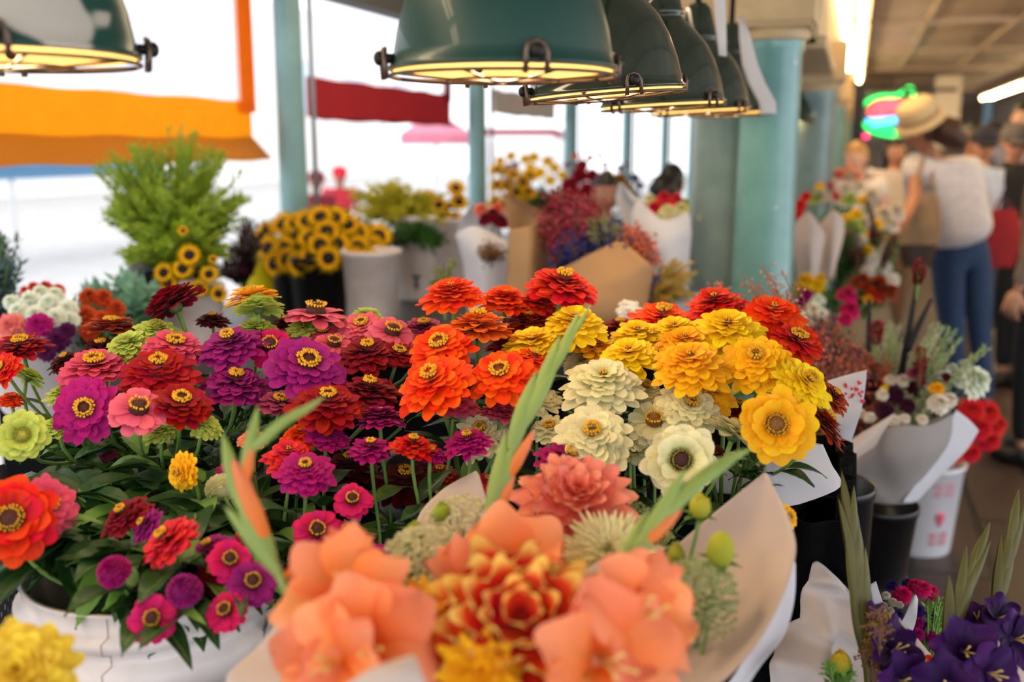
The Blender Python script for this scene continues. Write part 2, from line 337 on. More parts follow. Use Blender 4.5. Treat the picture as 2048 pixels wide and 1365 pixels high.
def pendant(p, R, mat, label, rot=0, roll=0):
    o = thing('pendant_lamp', label, 'lamp', p); M = Matrix.Translation(p) @ Matrix.Rotation(roll, 4, FWD) @ Matrix.Rotation(rot, 4, 'Z'); k = R / .125
    prof = [(1.0, 0), (1.015, .012), (1.015, .03), (.985, .05), (.965, .15), (.93, .35), (.84, .65), (.72, .9), (.54, 1.13), (.4, 1.27), (.345, 1.34), (.345, 1.37), (.37, 1.39), (.37, 1.45), (.345, 1.47), (.32, 1.6), (.25, 1.95), (.16, 2.07), (.06, 2.1)]
    m = MB(); m.lathe([(r*R, z*R) for r, z in prof], M, 64); m.lathe([(r*R*.975, z*R - .001) for r, z in prof[:9]], M, 64, mi=1)
    m.lathe([(R*1.015, R*.0), (R*.97, -.001)], M, 64, mi=1); m.build('shade', [mat, inner], o)
    m = MB(); m.tube([M @ Vector((0, 0, 2.08*R)), Vector((p.x, p.y, 2.66))], .008, 8); m.build('hanging_rod', dark, o)
    m = MB(); m.ell(M @ Matrix.Translation((0, 0, R*.55)), (R*.3, R*.3, R*.4), 16, 10); m.build('bulb', bulbm, o)
    g = MB(); zz = -R*.05
    g.tube([M @ Vector((R*1.0*math.cos(a*PI/24), R*1.0*math.sin(a*PI/24), zz)) for a in range(49)], .0022*k, 6, False)
    g.tube([M @ Vector((R*.5*math.cos(a*PI/16), R*.5*math.sin(a*PI/16), zz - R*.035)) for a in range(33)], .0018*k, 6, False)
    for a in range(8):
        c, s = math.cos(a*PI/4 + .2), math.sin(a*PI/4 + .2)
        g.tube([M @ Vector((R*f*c, R*f*s, zz - R*h)) for f, h in ((1.0, 0), (.8, .015), (.5, .035), (.2, .045), (0.02, .046))], .0018*k, 6)
    g.build('wire_guard', wire, o)
    for a in range(4):
        A = a*PI/2 + PI/4; B = M @ Matrix.Rotation(A, 4, 'Z')
        m = MB(); x = R*1.05
        loop = [(x, -R*.09, -R*.09), (x + R*.015, -R*.085, R*.08), (x + R*.01, -R*.06, R*.14), (x, 0, R*.165), (x + R*.01, R*.06, R*.14), (x + R*.015, R*.085, R*.08), (x, R*.09, -R*.09)]
        m.tube([B @ Vector(v) for v in loop], .0032*k, 8)
        c = m.build('clamp', wire, o)
        m = MB(); m.tube([B @ Vector((R*.95, 0, R*.085)), B @ Vector((R*1.1, 0, R*.085))], .0055*k, 8); m.ell(B @ Matrix.Translation((R*1.1, 0, R*.085)), (.006*k, .008*k, .008*k), 8, 6); m.build('bolt', dark, c)
    L = bpy.data.lights.new('pendant_glow', 'POINT'); L.energy = 2.4; L.color = (1, .78, .45); L.shadow_soft_size = R*.3
    lo = bpy.data.objects.new('pendant_glow', L); C.objects.link(lo); lo.parent = o; lo.location = (0, 0, R*.1)
    return o
Z = 0
l1 = P(1005, 140, 1.11); yl, xl, zl = l1.y, l1.x, l1.z
names = ('large blue-green pendant lamp with wire guard, nearest of the overhead row', 'olive green pendant lamp behind the large blue-green one', 'third pendant lamp of the green row, showing its neck collar',
         'fourth pendant lamp of the green row, partly behind the hanging paper strip', 'last pendant lamp of the near row, beside the teal column')
for k, (px, py, d) in enumerate(((1006, 142, 1.11), (1212, 186, 1.6), (1325, 210, 2.02), (1400, 222, 2.52), (1462, 226, 3.02))):
    p = P(px, py, d); pendant(p, .125, enamel if k == 0 else enamel2, names[k], rot=(-.2, -.25, .2, .2, .1)[k], roll=math.radians((0, -4.5, -3, -3, -2)[k]))
pendant(P(8, 112, .97), .125, chip, 'chipped green pendant lamp with big pale worn patches, over the open side', rot=-.06)
pendant(P(1592, 245, 5.2), .1, enamel2, 'small dark pendant lamp glowing far down the column row')
# dark rail and the paper strips that hang by the lamps
m = MB(); a = P(1350, -60, 2.2); 
m.tube([Vector((xl + .06, .6, 2.2)), Vector((xl + .06, 3.2, 2.2))], .025, 10); one('lamp_rail', m, dark, 'dark iron rail running above the row of green lamps', 'rail', loc=(xl + .03, 1.9, 2.2))
def strip_paper(pts, d, w, label):
    m = MB(); rows = []
    for i, (px, py, wd) in enumerate(pts):
        a, b = P(px, py, d), P(px + wd, py, d + .02); rows.append([lerp(a, b, j/3) + FWD * (.004*math.sin(i*1.7 + j)) for j in range(4)])
    m.grid(rows); c = P(pts[0][0], pts[0][1], d); one('paper_strip', m, plain('strip_paper', '#e2dcd8', .8, trans=.3), label, 'paper strip', loc=c, solid=.0006)
strip_paper([(1425, -60, 22), (1428, 0, 22), (1432, 60, 21), (1437, 112, 17)], 2.2, 0, 'straight white paper strip hanging between the third and fourth lamps')
strip_paper([(1478, 30, 8), (1479, 75, 22), (1484, 130, 32), (1495, 165, 36), (1518, 205, 34), (1522, 228, 30)], 2.72, 0, 'slanting white paper strip hanging in front of the teal column')
# ------------------------------------------------------------------ zinnias: every flower with its petals, disc, calyx, stem and leaves
COL = {
 'red': petal('red', '#aa0518', '#70031a'), 'scarlet': petal('scarlet', '#ee2410', '#a8100a'), 'crimson': petal('crimson', '#960a28', '#58051a'),
 'maroon': petal('maroon', '#650a16', '#3c050e'), 'pink': petal('pink', '#ea5c84', '#c4305e'), 'salmon': petal('salmon', '#f0708a', '#d04470'),
 'hotpink': petal('hot_pink', '#ea1f74', '#b80a52'), 'magenta': petal('magenta', '#bf1480', '#860a58'), 'purple': petal('purple', '#ad2088', '#720f58'),
 'lime': petal('lime', '#cfdc6c', '#9fb83e'), 'cream': petal('cream', '#f6efc4', '#d9d896'), 'yellow': petal('yellow', '#ffe21c', '#fccb0c'),
 'gold': petal('gold', '#ffc81a', '#f8a80c'), 'orange': petal('orange', '#ff5608', '#e03402'), 'apricot': petal('apricot', '#ff8a1c', '#e06010'),
 'rust': petal('rust', '#bc3c0c', '#761d06'), 'coral': petal('coral', '#ee3040', '#b81432'), 'dusky': petal('dusky', '#c9507c', '#8a2450'),
 'candy': petal('candy_striped', '#b2081e', '#ea8a96', '#c01830'), 'peach': petal('peach', '#fb9a7e', '#e86a4c')}
stemm = leafmat('stem', '#5d8236', '#86a856', .1); leafz = leafmat('zinnia', '#1c3a18', '#315c27'); leafl = leafmat('fresh', '#4f7f2c', '#7aa548')
disc_d = plain('disc_dark', '#4a140c', .7, noise_amt=.5, nscale=300, bump=.6); disc_y = plain('disc_floret_yellow', '#f0b414', .6, noise_amt=.2, nscale=200); disc_g = plain('disc_green', '#a8a832', .6, noise_amt=.4, nscale=300, bump=.5)
calyxm = plain('calyx_green', '#4f6e34', .6, noise_amt=.5, nscale=120, bump=.4)
def pet(mb, M, th, r0, z0, L, W, e0, e1, cup=.25, tipr=.15, nu=4, nv=6, rng=random, notch=.0, base=.34, peak=.68, tipw=.86, ruf=.05, twist=0.0):
    """one petal as a curved, cupped little sheet in the flower frame M"""
    ct, st = math.cos(th), math.sin(th); rows = []; cs = []; r, z = r0, z0; ph = rng.uniform(0, 6.3); rv = rng.random()
    for i in range(nv + 1):
        t = i / nv; e = e0 + (e1 - e0) * t
        if i: r += math.cos(e) * L / nv; z += math.sin(e) * L / nv
        if t < peak: q = t / peak; w = base + (1 - base) * (q*q*(3 - 2*q))
        else: q = (t - peak) / (1 - peak); w = 1 - (1 - tipw) * q * q
        row = []
        for j in range(nu + 1):
            s = 2 * j / nu - 1
            al = -tipr * s * s * L * t ** 3 - notch * L * max(0, 1 - abs(s) * 2.2) * t ** 6
            la = s * w * W / 2; nn = cup * (1 - .65 * t) * (s * s - .35) * w * W / 2 + ruf * W * math.sin(2.6 * s + ph + 3 * t) * t + twist * s * W * t
            rr = r + math.cos(e) * al - math.sin(e) * nn; zz = z + math.sin(e) * al + math.cos(e) * nn
            row.append(M @ Vector((ct * rr - st * la, st * rr + ct * la, zz))); cs.append((t, (s + 1) / 2, rv))
        rows.append(row)
    mb.grid(rows, cs)
D = math.radians
def ring(mb, M, n, r0, z0, L, W, e0, e1, rng, jit=.12, **kw):
    o = rng.uniform(0, 6.3)
    for k in range(n):
        f = 1 + rng.uniform(-jit, jit * .5)
        pet(mb, M, o + 2*PI*(k + rng.uniform(-.22, .22))/n, r0, z0 + rng.uniform(-.02, .02)*L, L*f, W*rng.uniform(.9, 1.12), e0 + D(rng.uniform(-7, 7)), e1 + D(rng.uniform(-13, 13)), rng=rng, **kw)
def floret_ring(mb, M, R, z, n, size, rng, rows=1, lean=.3):
    for q in range(rows):
        for k in range(n):
            a = 2*PI*(k + .5*q + rng.uniform(-.2, .2))/n; rr = R*(1 - .28*q)*rng.uniform(.92, 1.06); zz = z + q*size*.5
            c = Vector((rr*math.cos(a), rr*math.sin(a), zz)); d = Vector((math.cos(a)*lean, math.sin(a)*lean, 1)); F = M @ frame(c, d)
            h = size*rng.uniform(1.1, 2.1); vs = [F @ Vector((0, 0, -size*.4)), F @ Vector((0, 0, h*.7))]
            for j in range(10):
                w = size*(.62 if j % 2 == 0 else .3); vs.append(F @ Vector((w*math.cos(j*PI/5), w*math.sin(j*PI/5), h*(1.0 if j % 2 == 0 else .8))))
            fs = []
            for j in range(10): fs += [(0, 2+(j+1) % 10, 2+j), (1, 2+j, 2+(j+1) % 10)]
            mb.add(vs, fs)
def zinnia_head(M, R, style, rng):
    """petals, disc and florets of one head of radius R in frame M (z = the way it faces)"""
    p = MB(); c = MB(); f = MB()
    if style == 'double' or style == 'full':
        K = 7 if style == 'double' else 8
        for k in range(K):
            q = k / (K - 1); n = round(16 - 7*q); L = R*(.98 - .66*q)*.9; z0 = R*(.02 + (.3 if style == 'double' else .4)*q)
            ring(p, M, n, R*(.12 - .03*q), z0, L, 2*PI*R*(.62 - .36*q)/n*1.36, D(4 + 32*q), D(-14 + 32*q), rng, cup=.26, tipr=.14, ruf=.05, jit=.16)
        if style == 'double': c.ell(M @ Matrix.Translation((0, 0, R*.28)), (R*.16, R*.16, R*.14), 14, 8); floret_ring(f, M, R*.15, R*.41, 13, R*.07, rng, 2)
        else: c.ell(M @ Matrix.Translation((0, 0, R*.36)), (R*.1, R*.1, R*.1), 10, 6); floret_ring(f, M, R*.06, R*.44, 6, R*.045, rng)
    elif style == 'semi':
        K = 5
        for k in range(K):
            q = k / (K - 1); n = round(15 - 4*q); L = R*(.95 - .44*q)*.9
            ring(p, M, n, R*.13, R*(.02 + .2*q), L, 2*PI*R*(.62 - .26*q)/n*1.34, D(6 + 24*q), D(-13 + 26*q), rng, cup=.24, tipr=.14, jit=.16)
        c.ell(M @ Matrix.Translation((0, 0, R*.22)), (R*.22, R*.22, R*.17), 18, 9); floret_ring(f, M, R*.22, R*.3, 19, R*.075, rng, 2)
    elif style == 'single':
        for k in range(2):
            ring(p, M, 14 - 2*k, R*.16, R*(.0 + .07*k), R*(.86 - .1*k), 2*PI*R*.62/13*1.5, D(16 + 12*k), D(-22 + 10*k), rng, cup=.22, tipr=.16, notch=.05, tipw=.86)
        c.ell(M @ Matrix.Translation((0, 0, R*.14)), (R*.3, R*.3, R*.3), 18, 10); floret_ring(f, M, R*.25, R*.32, 18, R*.085, rng)
    elif style == 'open':      # few long loose petals round a wide disc
        for k in range(3):
            ring(p, M, 13 - 2*k, R*.2, R*(.02 + .07*k), R*(.84 - .14*k), 2*PI*R*.62/12*1.55, D(34 + 14*k), D(-12 + 16*k), rng, cup=.2, tipr=.16, jit=.18, tipw=.84, ruf=.09)
        c.ell(M @ Matrix.Translation((0, 0, R*.16)), (R*.29, R*.29, R*.24), 18, 10); floret_ring(f, M, R*.27, R*.3, 22, R*.052, rng, 2)
    elif style == 'dome':      # tight scaly button
        K = 9
        for k in range(K):
            q = k / (K - 1); a = D(-22 + 108*q); rr = R*.8*math.cos(a); zz = R*.34 + R*.62*math.sin(a); n = max(5, round(20*math.cos(a)))
            ring(p, M, n, max(rr*.72, R*.02), zz*.92, R*.34, R*.36, a + D(38), a + D(-30), rng, cup=.3, tipr=.3, nu=4, nv=4, jit=.06)
        p.ell(M @ Matrix.Translation((0, 0, R*.36)), (R*.66, R*.66, R*.56), 16, 8); c.ell(M @ Matrix.Translation((0, 0, R*.9)), (R*.08, R*.08, R*.06), 8, 5); floret_ring(f, M, R*.06, R*.94, 4, R*.04, rng)
    return p, c, f
def leaf(mb, o, d, L, W, rng, up=(0, 0, 1), droop=.5, nv=7):
    """a lanceolate leaf from o along d"""
    d = Vector(d).normalized(); u = Vector(up); x = d.cross(u)
    x = x.normalized() if x.length > 1e-5 else d.orthogonal().normalized()
    p = Vector(o); rows = []; cs = []; rv = rng.random(); n = x.cross(d); wv = rng.uniform(.03, .09)
    for i in range(nv + 1):
        t = i / nv; w = W * (math.sin(PI * min(1, t * .96 + .04) ** .72) ** .9) * .5 if t < 1 else 0
        row = []
        for j in range(5):
            s = j / 2 - 1; row.append(p + x * (s * w) + n * (abs(s) * w * .42 + wv * W * math.sin(9*t + 2*s)))
            cs.append((t, (s + 1) / 2, rv))
        rows.append(row); dd = (d + Vector((0, 0, -droop * t))).normalized(); n = x.cross(dd); p = p + dd * (L / nv)
    mb.grid(rows, cs)
BUCKET = {}
def dep(y):
    return 1.60 - max(0, min(1, (y - 570) / 430)) * .34 if y < 1000 else 1.26 - (y - 1000) / 260 * .06
def zinnia(x, y, w, style, col, tilt, roll, bunch, dz, label, leaves=3, center=None):
    rng = random.Random(int(x * 131 + y * 17)); d = dep(y) + dz; R = w * d / FOC / 2 * (1.17 if style in ('double', 'full', 'semi') else 1.1)
    c = P(x, y, d); tc = (CAM - c); tc.z = 0; tc.normalize(); a = Vector((0, 0, 1)) * math.cos(D(tilt)) + tc * math.sin(D(tilt))
    a = Quaternion(-tc, D(roll)) @ a; c = c - a * R * .14
    bc, br, bz = BUCKET[bunch]
    v = Vector((c.x - bc.x, c.y - bc.y)); f = min(1, br * .72 / max(v.length, 1e-6)); rim = Vector((bc.x + v.x*f, bc.y + v.y*f, bz)); bot = Vector((bc.x + v.x*f*.5, bc.y + v.y*f*.5, bz - .24))
    o = thing('zinnia', label, 'flower', bot)
    M = frame(c, a); M = M @ Matrix.Rotation(rng.uniform(0, 6.3), 4, 'Z')
    p, ce, fl = zinnia_head(M, R, style, rng)
    p.build('petals', COL[col], o)
    cm = center or {'lime': 'g', 'cream': 'y', 'yellow': 'y', 'gold': 'y', 'orange': 'r', 'apricot': 'y'}.get(col, 'd')
    if style == 'open' and col == 'cream': cm = 'd'
    q = ce.build('flower_center', {'g': disc_g, 'y': plain('disc_amber', '#8a5a14', .7, noise_amt=.5, nscale=300, bump=.6), 'r': plain('disc_rust', '#7a2a0a', .7, noise_amt=.5, nscale=300), 'd': disc_d}[cm], o)
    fl.build('florets', disc_g if cm == 'g' or (style == 'open' and col == 'cream') else disc_y, q)
    m = MB(); m.lathe([(R*.05, -R*.2), (R*.13, -R*.16), (R*.2, -R*.06), (R*.2, R*.03), (R*.12, R*.06)], M, 14); m.build('calyx', calyxm, o)
    sd = (a * .75 + Vector((0, 0, 1)) * .55).normalized(); H = max(.08, (c - rim).length)
    pts = bez(c - a*R*.15, c - a*R*.15 - sd * H * .38, rim + Vector((v.x*f*.5, v.y*f*.5, H*.3)), rim, 9) + [lerp(rim, bot, .5), bot]
    m = MB(); m.tube(pts, [R*.07 if w > 90 else .0026] * 2 + [max(.0024, R*.052)] * (len(pts) - 2), 7, rnd=rng.random()); m.build('stem', stemm, o)
    for k in range(leaves):
        i = 3 + int(rng.random() * 5); a0 = rng.uniform(0, 6.3); dd = Vector((math.cos(a0), math.sin(a0), rng.uniform(-.1, .7)))
        m = MB(); leaf(m, pts[i], dd, rng.uniform(.05, .095), rng.uniform(.02, .036), rng, droop=rng.uniform(.3, 1.1)); m.build('leaf', leafz if rng.random() < .75 else leafl, o)
    return o
# --- the table and the buckets the zinnias stand in
BC = P(305, 1122, 1.25); RIMZ = BC.z; TABZ = RIMZ - .385
def reg(k, px, py, d, r=.13, z=None): p = P(px, py, d); BUCKET[k] = (p, r, z if z is not None else p.z)
BUCKET['front'] = (BC, .14, RIMZ)
reg('mix', 340, 1010, 1.72, .15, RIMZ - .02); reg('orange', 930, 940, 1.72, .13, RIMZ - .02); reg('yellow', 1450, 960, 1.62, .13, RIMZ - .02); reg('cream', 1230, 1060, 1.5, .12, RIMZ - .06); reg('small', 690, 1180, 1.36, .13, RIMZ - .08)
# x, y (centre of the head), width, form, colour, tilt towards the aisle, roll, bucket, depth nudge, label
ZL = [
 # ---- back and middle of the mixed bunch
 (42,690,105,'semi','red',8,-8,'mix',0,'red zinnia on a tall green stem, above the lime bloom seen from behind'),
 (2,738,78,'semi','scarlet',30,-40,'mix',-.05,'scarlet zinnia cut off by the picture edge, below the tall red one'),
 (58,752,66,'semi','lime',-25,35,'mix',.02,'lime zinnia turned away, leaning on the stem of the tall red one'),
 (22,800,52,'full','orange',10,0,'mix',.04,'small orange zinnia tucked under the lime bloom by the picture edge'),
 (344,606,122,'full','crimson',-18,-32,'mix',.0,'crimson zinnia on the highest stem, tilted over with its stem showing'),
 (224,652,108,'semi','rust',-6,4,'mix',.02,'rusty orange-red zinnia seen edge-on beside the high crimson one'),
 (204,700,98,'double','maroon',4,-5,'mix',.03,'dark red zinnia in the shade under the rusty orange one'),
 (312,662,96,'double','lime',14,5,'mix',.0,'lime zinnia with a green disc just under the high crimson one'),
 (258,692,98,'full','lime',16,-10,'mix',-.01,'lime zinnia squeezed between the pink and the rusty orange ones'),
 (350,692,118,'semi','pink',16,8,'mix',-.03,'pink zinnia with an orange disc, in front of the lime one'),
 (190,732,136,'semi','pink',12,-4,'mix',-.02,'wide pink zinnia with an orange disc, above the magenta one facing out'),
 (318,742,152,'double','candy',22,0,'mix',-.05,'red zinnia with pale pink streaked upper petals'),
 (132,722,70,'double','maroon',6,-20,'mix',.03,'maroon zinnia peeping out behind the wide pink one'),
 (460,688,128,'double','purple',18,-12,'mix',-.03,'purple-magenta many-petalled zinnia on a long dark stem'),
 (540,692,92,'single','hotpink',42,0,'mix',.0,'hot pink zinnia half hidden between two purple-magenta ones'),
 (615,730,150,'semi','purple',36,12,'mix',-.06,'largest purple-magenta zinnia, opened flat towards the aisle'),
 (668,688,84,'single','salmon',20,10,'mix',.0,'salmon zinnia behind the largest purple-magenta one'),
 (512,662,92,'full','lime',10,0,'mix',.02,'lime zinnia under the one seen from below'),
 (517,612,98,'double','lime',-22,0,'mix',-.02,'lime zinnia held high on a straight stem, seen from below'),
 (500,592,108,'semi','gold',-4,-10,'mix',.04,'golden zinnia peeping over the high lime one'),
 (425,640,66,'double','maroon',5,0,'mix',.06,'small maroon zinnia behind, between crimson and lime'),
 (572,646,62,'double','maroon',5,0,'mix',.06,'small maroon zinnia behind the hot pink one'),
 (632,625,122,'single','salmon',2,4,'mix',.0,'flat salmon zinnia seen edge-on against the white bucket'),
 (608,656,70,'full','lime',10,0,'mix',.03,'little lime zinnia under the flat salmon one'),
 (735,637,78,'full','lime',6,4,'mix',.05,'lime zinnia farthest towards the orange ones'),
 (172,818,128,'semi','magenta',62,-28,'mix',-.1,'magenta zinnia turned to face out, ring of yellow florets showing'),
 (278,818,118,'single','salmon',32,6,'mix',-.1,'salmon zinnia with a tall orange-ringed disc, beside the magenta one facing out'),
 (362,806,122,'semi','red',24,8,'mix',-.08,'deep red zinnia under the pale-streaked one'),
 (408,850,72,'full','lime',20,20,'mix',-.03,'lime zinnia under the deep red one, its petals curling'),
 (320,865,70,'full','lime',10,0,'mix',.0,'lime zinnia mostly hidden behind the salmon stem'),
 (472,768,132,'double','purple',14,6,'mix',.0,'dark purple zinnia in the shade below the many-petalled one'),
 (45,872,98,'open','lime',62,-8,'mix',-.1,'pale lime zinnia facing out with a wide bristly disc, by the picture edge'),
 (112,852,66,'double','lime',14,-10,'mix',-.02,'lime zinnia between the pale bristly one and the magenta one'),
 (128,788,70,'double','lime',10,0,'mix',.02,'lime zinnia just under the wide pink one'),
 (560,806,90,'semi','dusky',10,10,'mix',.02,'dusky pink zinnia in the shade under the largest purple-magenta one'),
 (655,808,142,'double','red',20,4,'mix',-.06,'broad deep red zinnia under the largest purple-magenta one'),
 (645,668,78,'semi','pink',12,0,'mix',.04,'pink zinnia deep behind the salmon one'),
 (724,652,92,'semi','salmon',24,-10,'mix',.02,'salmon pink zinnia in front of the farthest lime one'),
 (785,664,100,'single','salmon',22,14,'mix',.0,'salmon pink zinnia with a yellow disc next to the dusky one'),
 (848,652,82,'semi','dusky',4,0,'mix',.05,'dusky pink zinnia beside the topmost orange one'),
 (735,706,116,'double','crimson',18,0,'mix',-.02,'dark crimson zinnia with a yellow disc below the salmon ones'),
 (797,708,88,'semi','red',14,12,'mix',.0,'red zinnia between the dark crimson and the orange ones'),
 (738,782,124,'double','crimson',8,6,'mix',-.02,'crimson zinnia below the dark crimson one'),
 (690,752,90,'double','maroon',6,0,'mix',.03,'maroon zinnia in the shade behind the broad deep red one'),
 (812,790,92,'double','maroon',6,0,'mix',.04,'maroon zinnia in the shade left of the lowest orange one'),
 # ---- the orange bunch
 (905,590,126,'full','orange',10,-6,'orange',-.05,'bright orange zinnia at the top with a tuft of yellow florets'),
 (1010,602,108,'full','orange',6,4,'orange',.0,'orange zinnia just behind the topmost one'),
 (1125,571,144,'double','scarlet',10,10,'orange',-.04,'scarlet zinnia standing highest against the brown paper'),
 (1078,606,96,'double','scarlet',14,6,'orange',.02,'scarlet-orange zinnia tucked under the highest scarlet one'),
 (957,652,146,'double','apricot',-4,0,'orange',-.06,'apricot orange zinnia seen from the side on a thick stem'),
 (880,694,132,'semi','orange',26,-14,'orange',-.08,'orange zinnia with loose drooping petals, beside the apricot one'),
 (868,765,160,'double','orange',26,-22,'orange',-.1,'lowest orange zinnia, leaning out with a crest of yellow florets'),
 (1000,748,132,'semi','orange',34,-8,'orange',-.1,'orange zinnia with drooping lower petals above the pale pink one'),
 (1066,716,84,'double','orange',14,14,'orange',-.05,'orange zinnia next to the gladiolus spike'),
 (1056,644,104,'double','rust',4,0,'orange',.03,'rust orange zinnia in the shade behind the apricot one'),
 (1010,690,80,'double','red',4,0,'orange',.05,'red zinnia hidden in the middle of the orange ones'),
 # ---- the yellow bunch and the orange ones round it
 (1148,650,132,'full','yellow',12,0,'yellow',-.03,'lemon yellow zinnia crossed by the tip of the gladiolus spike'),
 (1190,692,102,'double','gold',8,10,'yellow',.0,'amber yellow zinnia in the shade behind the lemon yellow one'),
 (1066,690,124,'full','yellow',8,-8,'yellow',-.04,'lemon yellow zinnia beside the orange ones'),
 (1430,610,118,'full','scarlet',14,-8,'yellow',.02,'red-orange zinnia at the top, below the teal column'),
 (1325,640,142,'double','orange',12,4,'yellow',.04,'flat orange zinnia at the back of the yellow ones'),
 (1240,656,86,'double','red',8,0,'yellow',.06,'red zinnia peeping out between the yellow and the flat orange one'),
 (1545,632,132,'full','orange',20,8,'yellow',.0,'orange zinnia behind, near the dried pink sprigs'),
 (1594,680,118,'semi','scarlet',12,20,'yellow',-.02,'orange-red zinnia leaning out towards the aisle'),
 (1456,662,144,'full','yellow',16,0,'yellow',-.04,'lemon yellow zinnia below the red-orange one'),
 (1350,664,108,'full','yellow',16,-6,'yellow',-.01,'lemon yellow zinnia in front of the flat orange one'),
 (1275,672,108,'full','yellow',14,0,'yellow',.0,'yellow zinnia next to the peeping red one'),
 (1258,714,126,'full','yellow',18,-6,'yellow',-.05,'golden yellow zinnia above the large cream one'),
 (1370,690,124,'full','gold',18,4,'yellow',-.03,'golden zinnia in the very middle of the yellow ones'),
 (1382,730,152,'full','gold',20,-4,'yellow',-.1,'broad golden zinnia on a thick stem above the cream ones'),
 (1513,724,142,'double','gold',36,-6,'yellow',-.1,'golden zinnia opened towards the aisle with a round amber disc'),
 (1612,766,120,'double','yellow',24,38,'yellow',-.1,'lemon yellow zinnia leaning far out over the rust-coloured one'),
 (1424,788,106,'double','gold',32,26,'yellow',-.03,'dull golden zinnia in the shade under the broad golden one'),
 (1552,850,148,'open','gold',66,14,'yellow',-.14,'ragged golden zinnia facing out with long drooping petals'),
 (1646,846,118,'double','rust',-10,42,'yellow',-.06,'rust-coloured zinnia hanging over the edge, seen from behind'),
 (1664,792,82,'double','rust',10,40,'yellow',-.02,'rust-coloured zinnia behind the lemon yellow leaning one'),
 (1480,820,90,'double','red',10,0,'yellow',.04,'red zinnia in the shade under the golden ones'),
 (1405,900,90,'double','maroon',10,0,'yellow',.06,'maroon zinnia hidden deep behind the cream ones'),
 # ---- the cream bunch
 (1206,768,156,'full','cream',22,0,'cream',-.06,'large cream many-petalled zinnia with a small yellow disc'),
 (1186,874,156,'double','cream',40,-4,'cream',-.06,'large cream zinnia opened towards the aisle, below the other large one'),
 (1290,782,88,'double','cream',18,14,'cream',.0,'cream zinnia half behind the large many-petalled one'),
 (1380,816,130,'double','cream',34,14,'cream',-.04,'whitish cream zinnia with a golden disc below the broad golden one'),
 (1308,842,104,'single','cream',36,0,'cream',-.02,'greenish cream zinnia next to the whitish one'),
 (1266,872,76,'double','cream',16,10,'cream',.02,'small cream zinnia filling the gap beside the large open one'),
 (1362,922,148,'open','cream',64,4,'cream',-.1,'cream zinnia facing out with a wide brown and green disc'),
 (1472,862,124,'semi','cream',-16,24,'cream',-.04,'greenish cream zinnia seen from behind, beside the ragged golden one'),
 (1165,724,78,'double','cream',16,0,'cream',.03,'cream zinnia peeping over the large many-petalled one'),
 (962,868,116,'double','cream',30,-10,'cream',.02,'cream zinnia in the shade behind the small pink ones'),
 (1075,800,92,'double','cream',20,0,'cream',.02,'cream zinnia behind the gladiolus spike'),
 (1100,856,78,'semi','cream',20,-10,'cream',.03,'small cream zinnia between the spike and the large open one'),
 (1268,905,80,'semi','cream',10,0,'cream',.06,'cream zinnia in the shade under the small ones'),
 # ---- smaller zinnias in the middle foreground
 (905,806,100,'double','pink',6,0,'small',-.02,'small pink zinnia with a high yellow crown, on its own stem'),
 (1003,825,96,'full','pink',-10,8,'small',-.02,'small pink zinnia seen from the side, beside the gladiolus spike'),
 (936,882,92,'double','magenta',10,-8,'small',-.04,'small magenta zinnia with yellow florets in front of the shaded cream one'),
 (760,836,98,'full','magenta',-6,0,'small',-.02,'rounded magenta-red zinnia on a straight stem'),
 (655,872,88,'double','magenta',12,12,'small',-.02,'small magenta zinnia with a yellow-rimmed disc above the coral one'),
 (742,896,86,'double','magenta',8,0,'small',-.03,'magenta zinnia below the rounded magenta-red one'),
 (826,890,90,'double','scarlet',6,6,'small',-.04,'small orange-red zinnia with peach tips between magenta ones'),
 (862,908,66,'double','magenta',6,10,'small',-.02,'small magenta zinnia beside the orange-red one'),
 (600,872,74,'full','orange',10,0,'small',.02,'small orange zinnia behind the magenta yellow-rimmed one'),
 (578,912,98,'full','coral',18,0,'small',-.02,'coral many-petalled zinnia above the dark magenta one'),
 (611,942,112,'double','magenta',26,0,'small',-.06,'dark magenta zinnia with a tuft of florets, in front of the coral one'),
 (505,876,60,'single','peach',16,0,'small',.02,'small peach zinnia behind the gladiolus curl'),
 (465,938,62,'double','magenta',10,0,'small',.02,'small magenta zinnia behind the gladiolus leaf curl'),
 (1136,922,124,'double','magenta',10,22,'small',-.03,'magenta zinnia with an orange edge, leaning beside the peach dahlia'),
 (1220,1000,92,'full','coral',20,10,'small',-.02,'coral zinnia half behind the peach dahlia'),
 (635,1062,98,'single','hotpink',44,4,'small',-.04,'hot pink zinnia with a thick yellow ring, behind the gladiolus'),
 (705,1000,78,'single','hotpink',40,0,'small',-.02,'small hot pink zinnia on a thin stem with a raised yellow disc'),
 (755,1128,90,'single','magenta',46,10,'small',-.06,'magenta single zinnia beside the cream umbels'),
 (602,1138,66,'single','crimson',44,0,'small',.0,'dark pink zinnia half hidden by the gladiolus buds'),
 (690,1062,64,'single','hotpink',20,20,'small',.02,'hot pink zinnia behind the ringed hot pink one'),
 (812,962,132,'double','maroon',16,0,'small',.12,'big maroon zinnia deep in the shade among the stems'),
 (700,930,112,'double','maroon',10,0,'small',.14,'maroon zinnia deep in the shade behind the magenta ones'),
 (880,1000,92,'double','maroon',10,0,'small',.14,'maroon zinnia in the shade by the white paper point'),
 (880,948,74,'double','rust',10,0,'small',.12,'rust zinnia in the shade under the cream one'),
 (975,965,62,'double','coral',12,10,'small',.04,'coral pink zinnia between the paper point and the spike'),
 # ---- the white bucket's flowers
 (22,1042,172,'open','scarlet',52,-14,'front',-0.150,'large scarlet zinnia cut by the picture edge, above the patterned bag'),
 (96,1010,116,'semi','pink',48,26,'front',-0.110,'pink zinnia behind the large scarlet one at the picture edge'),
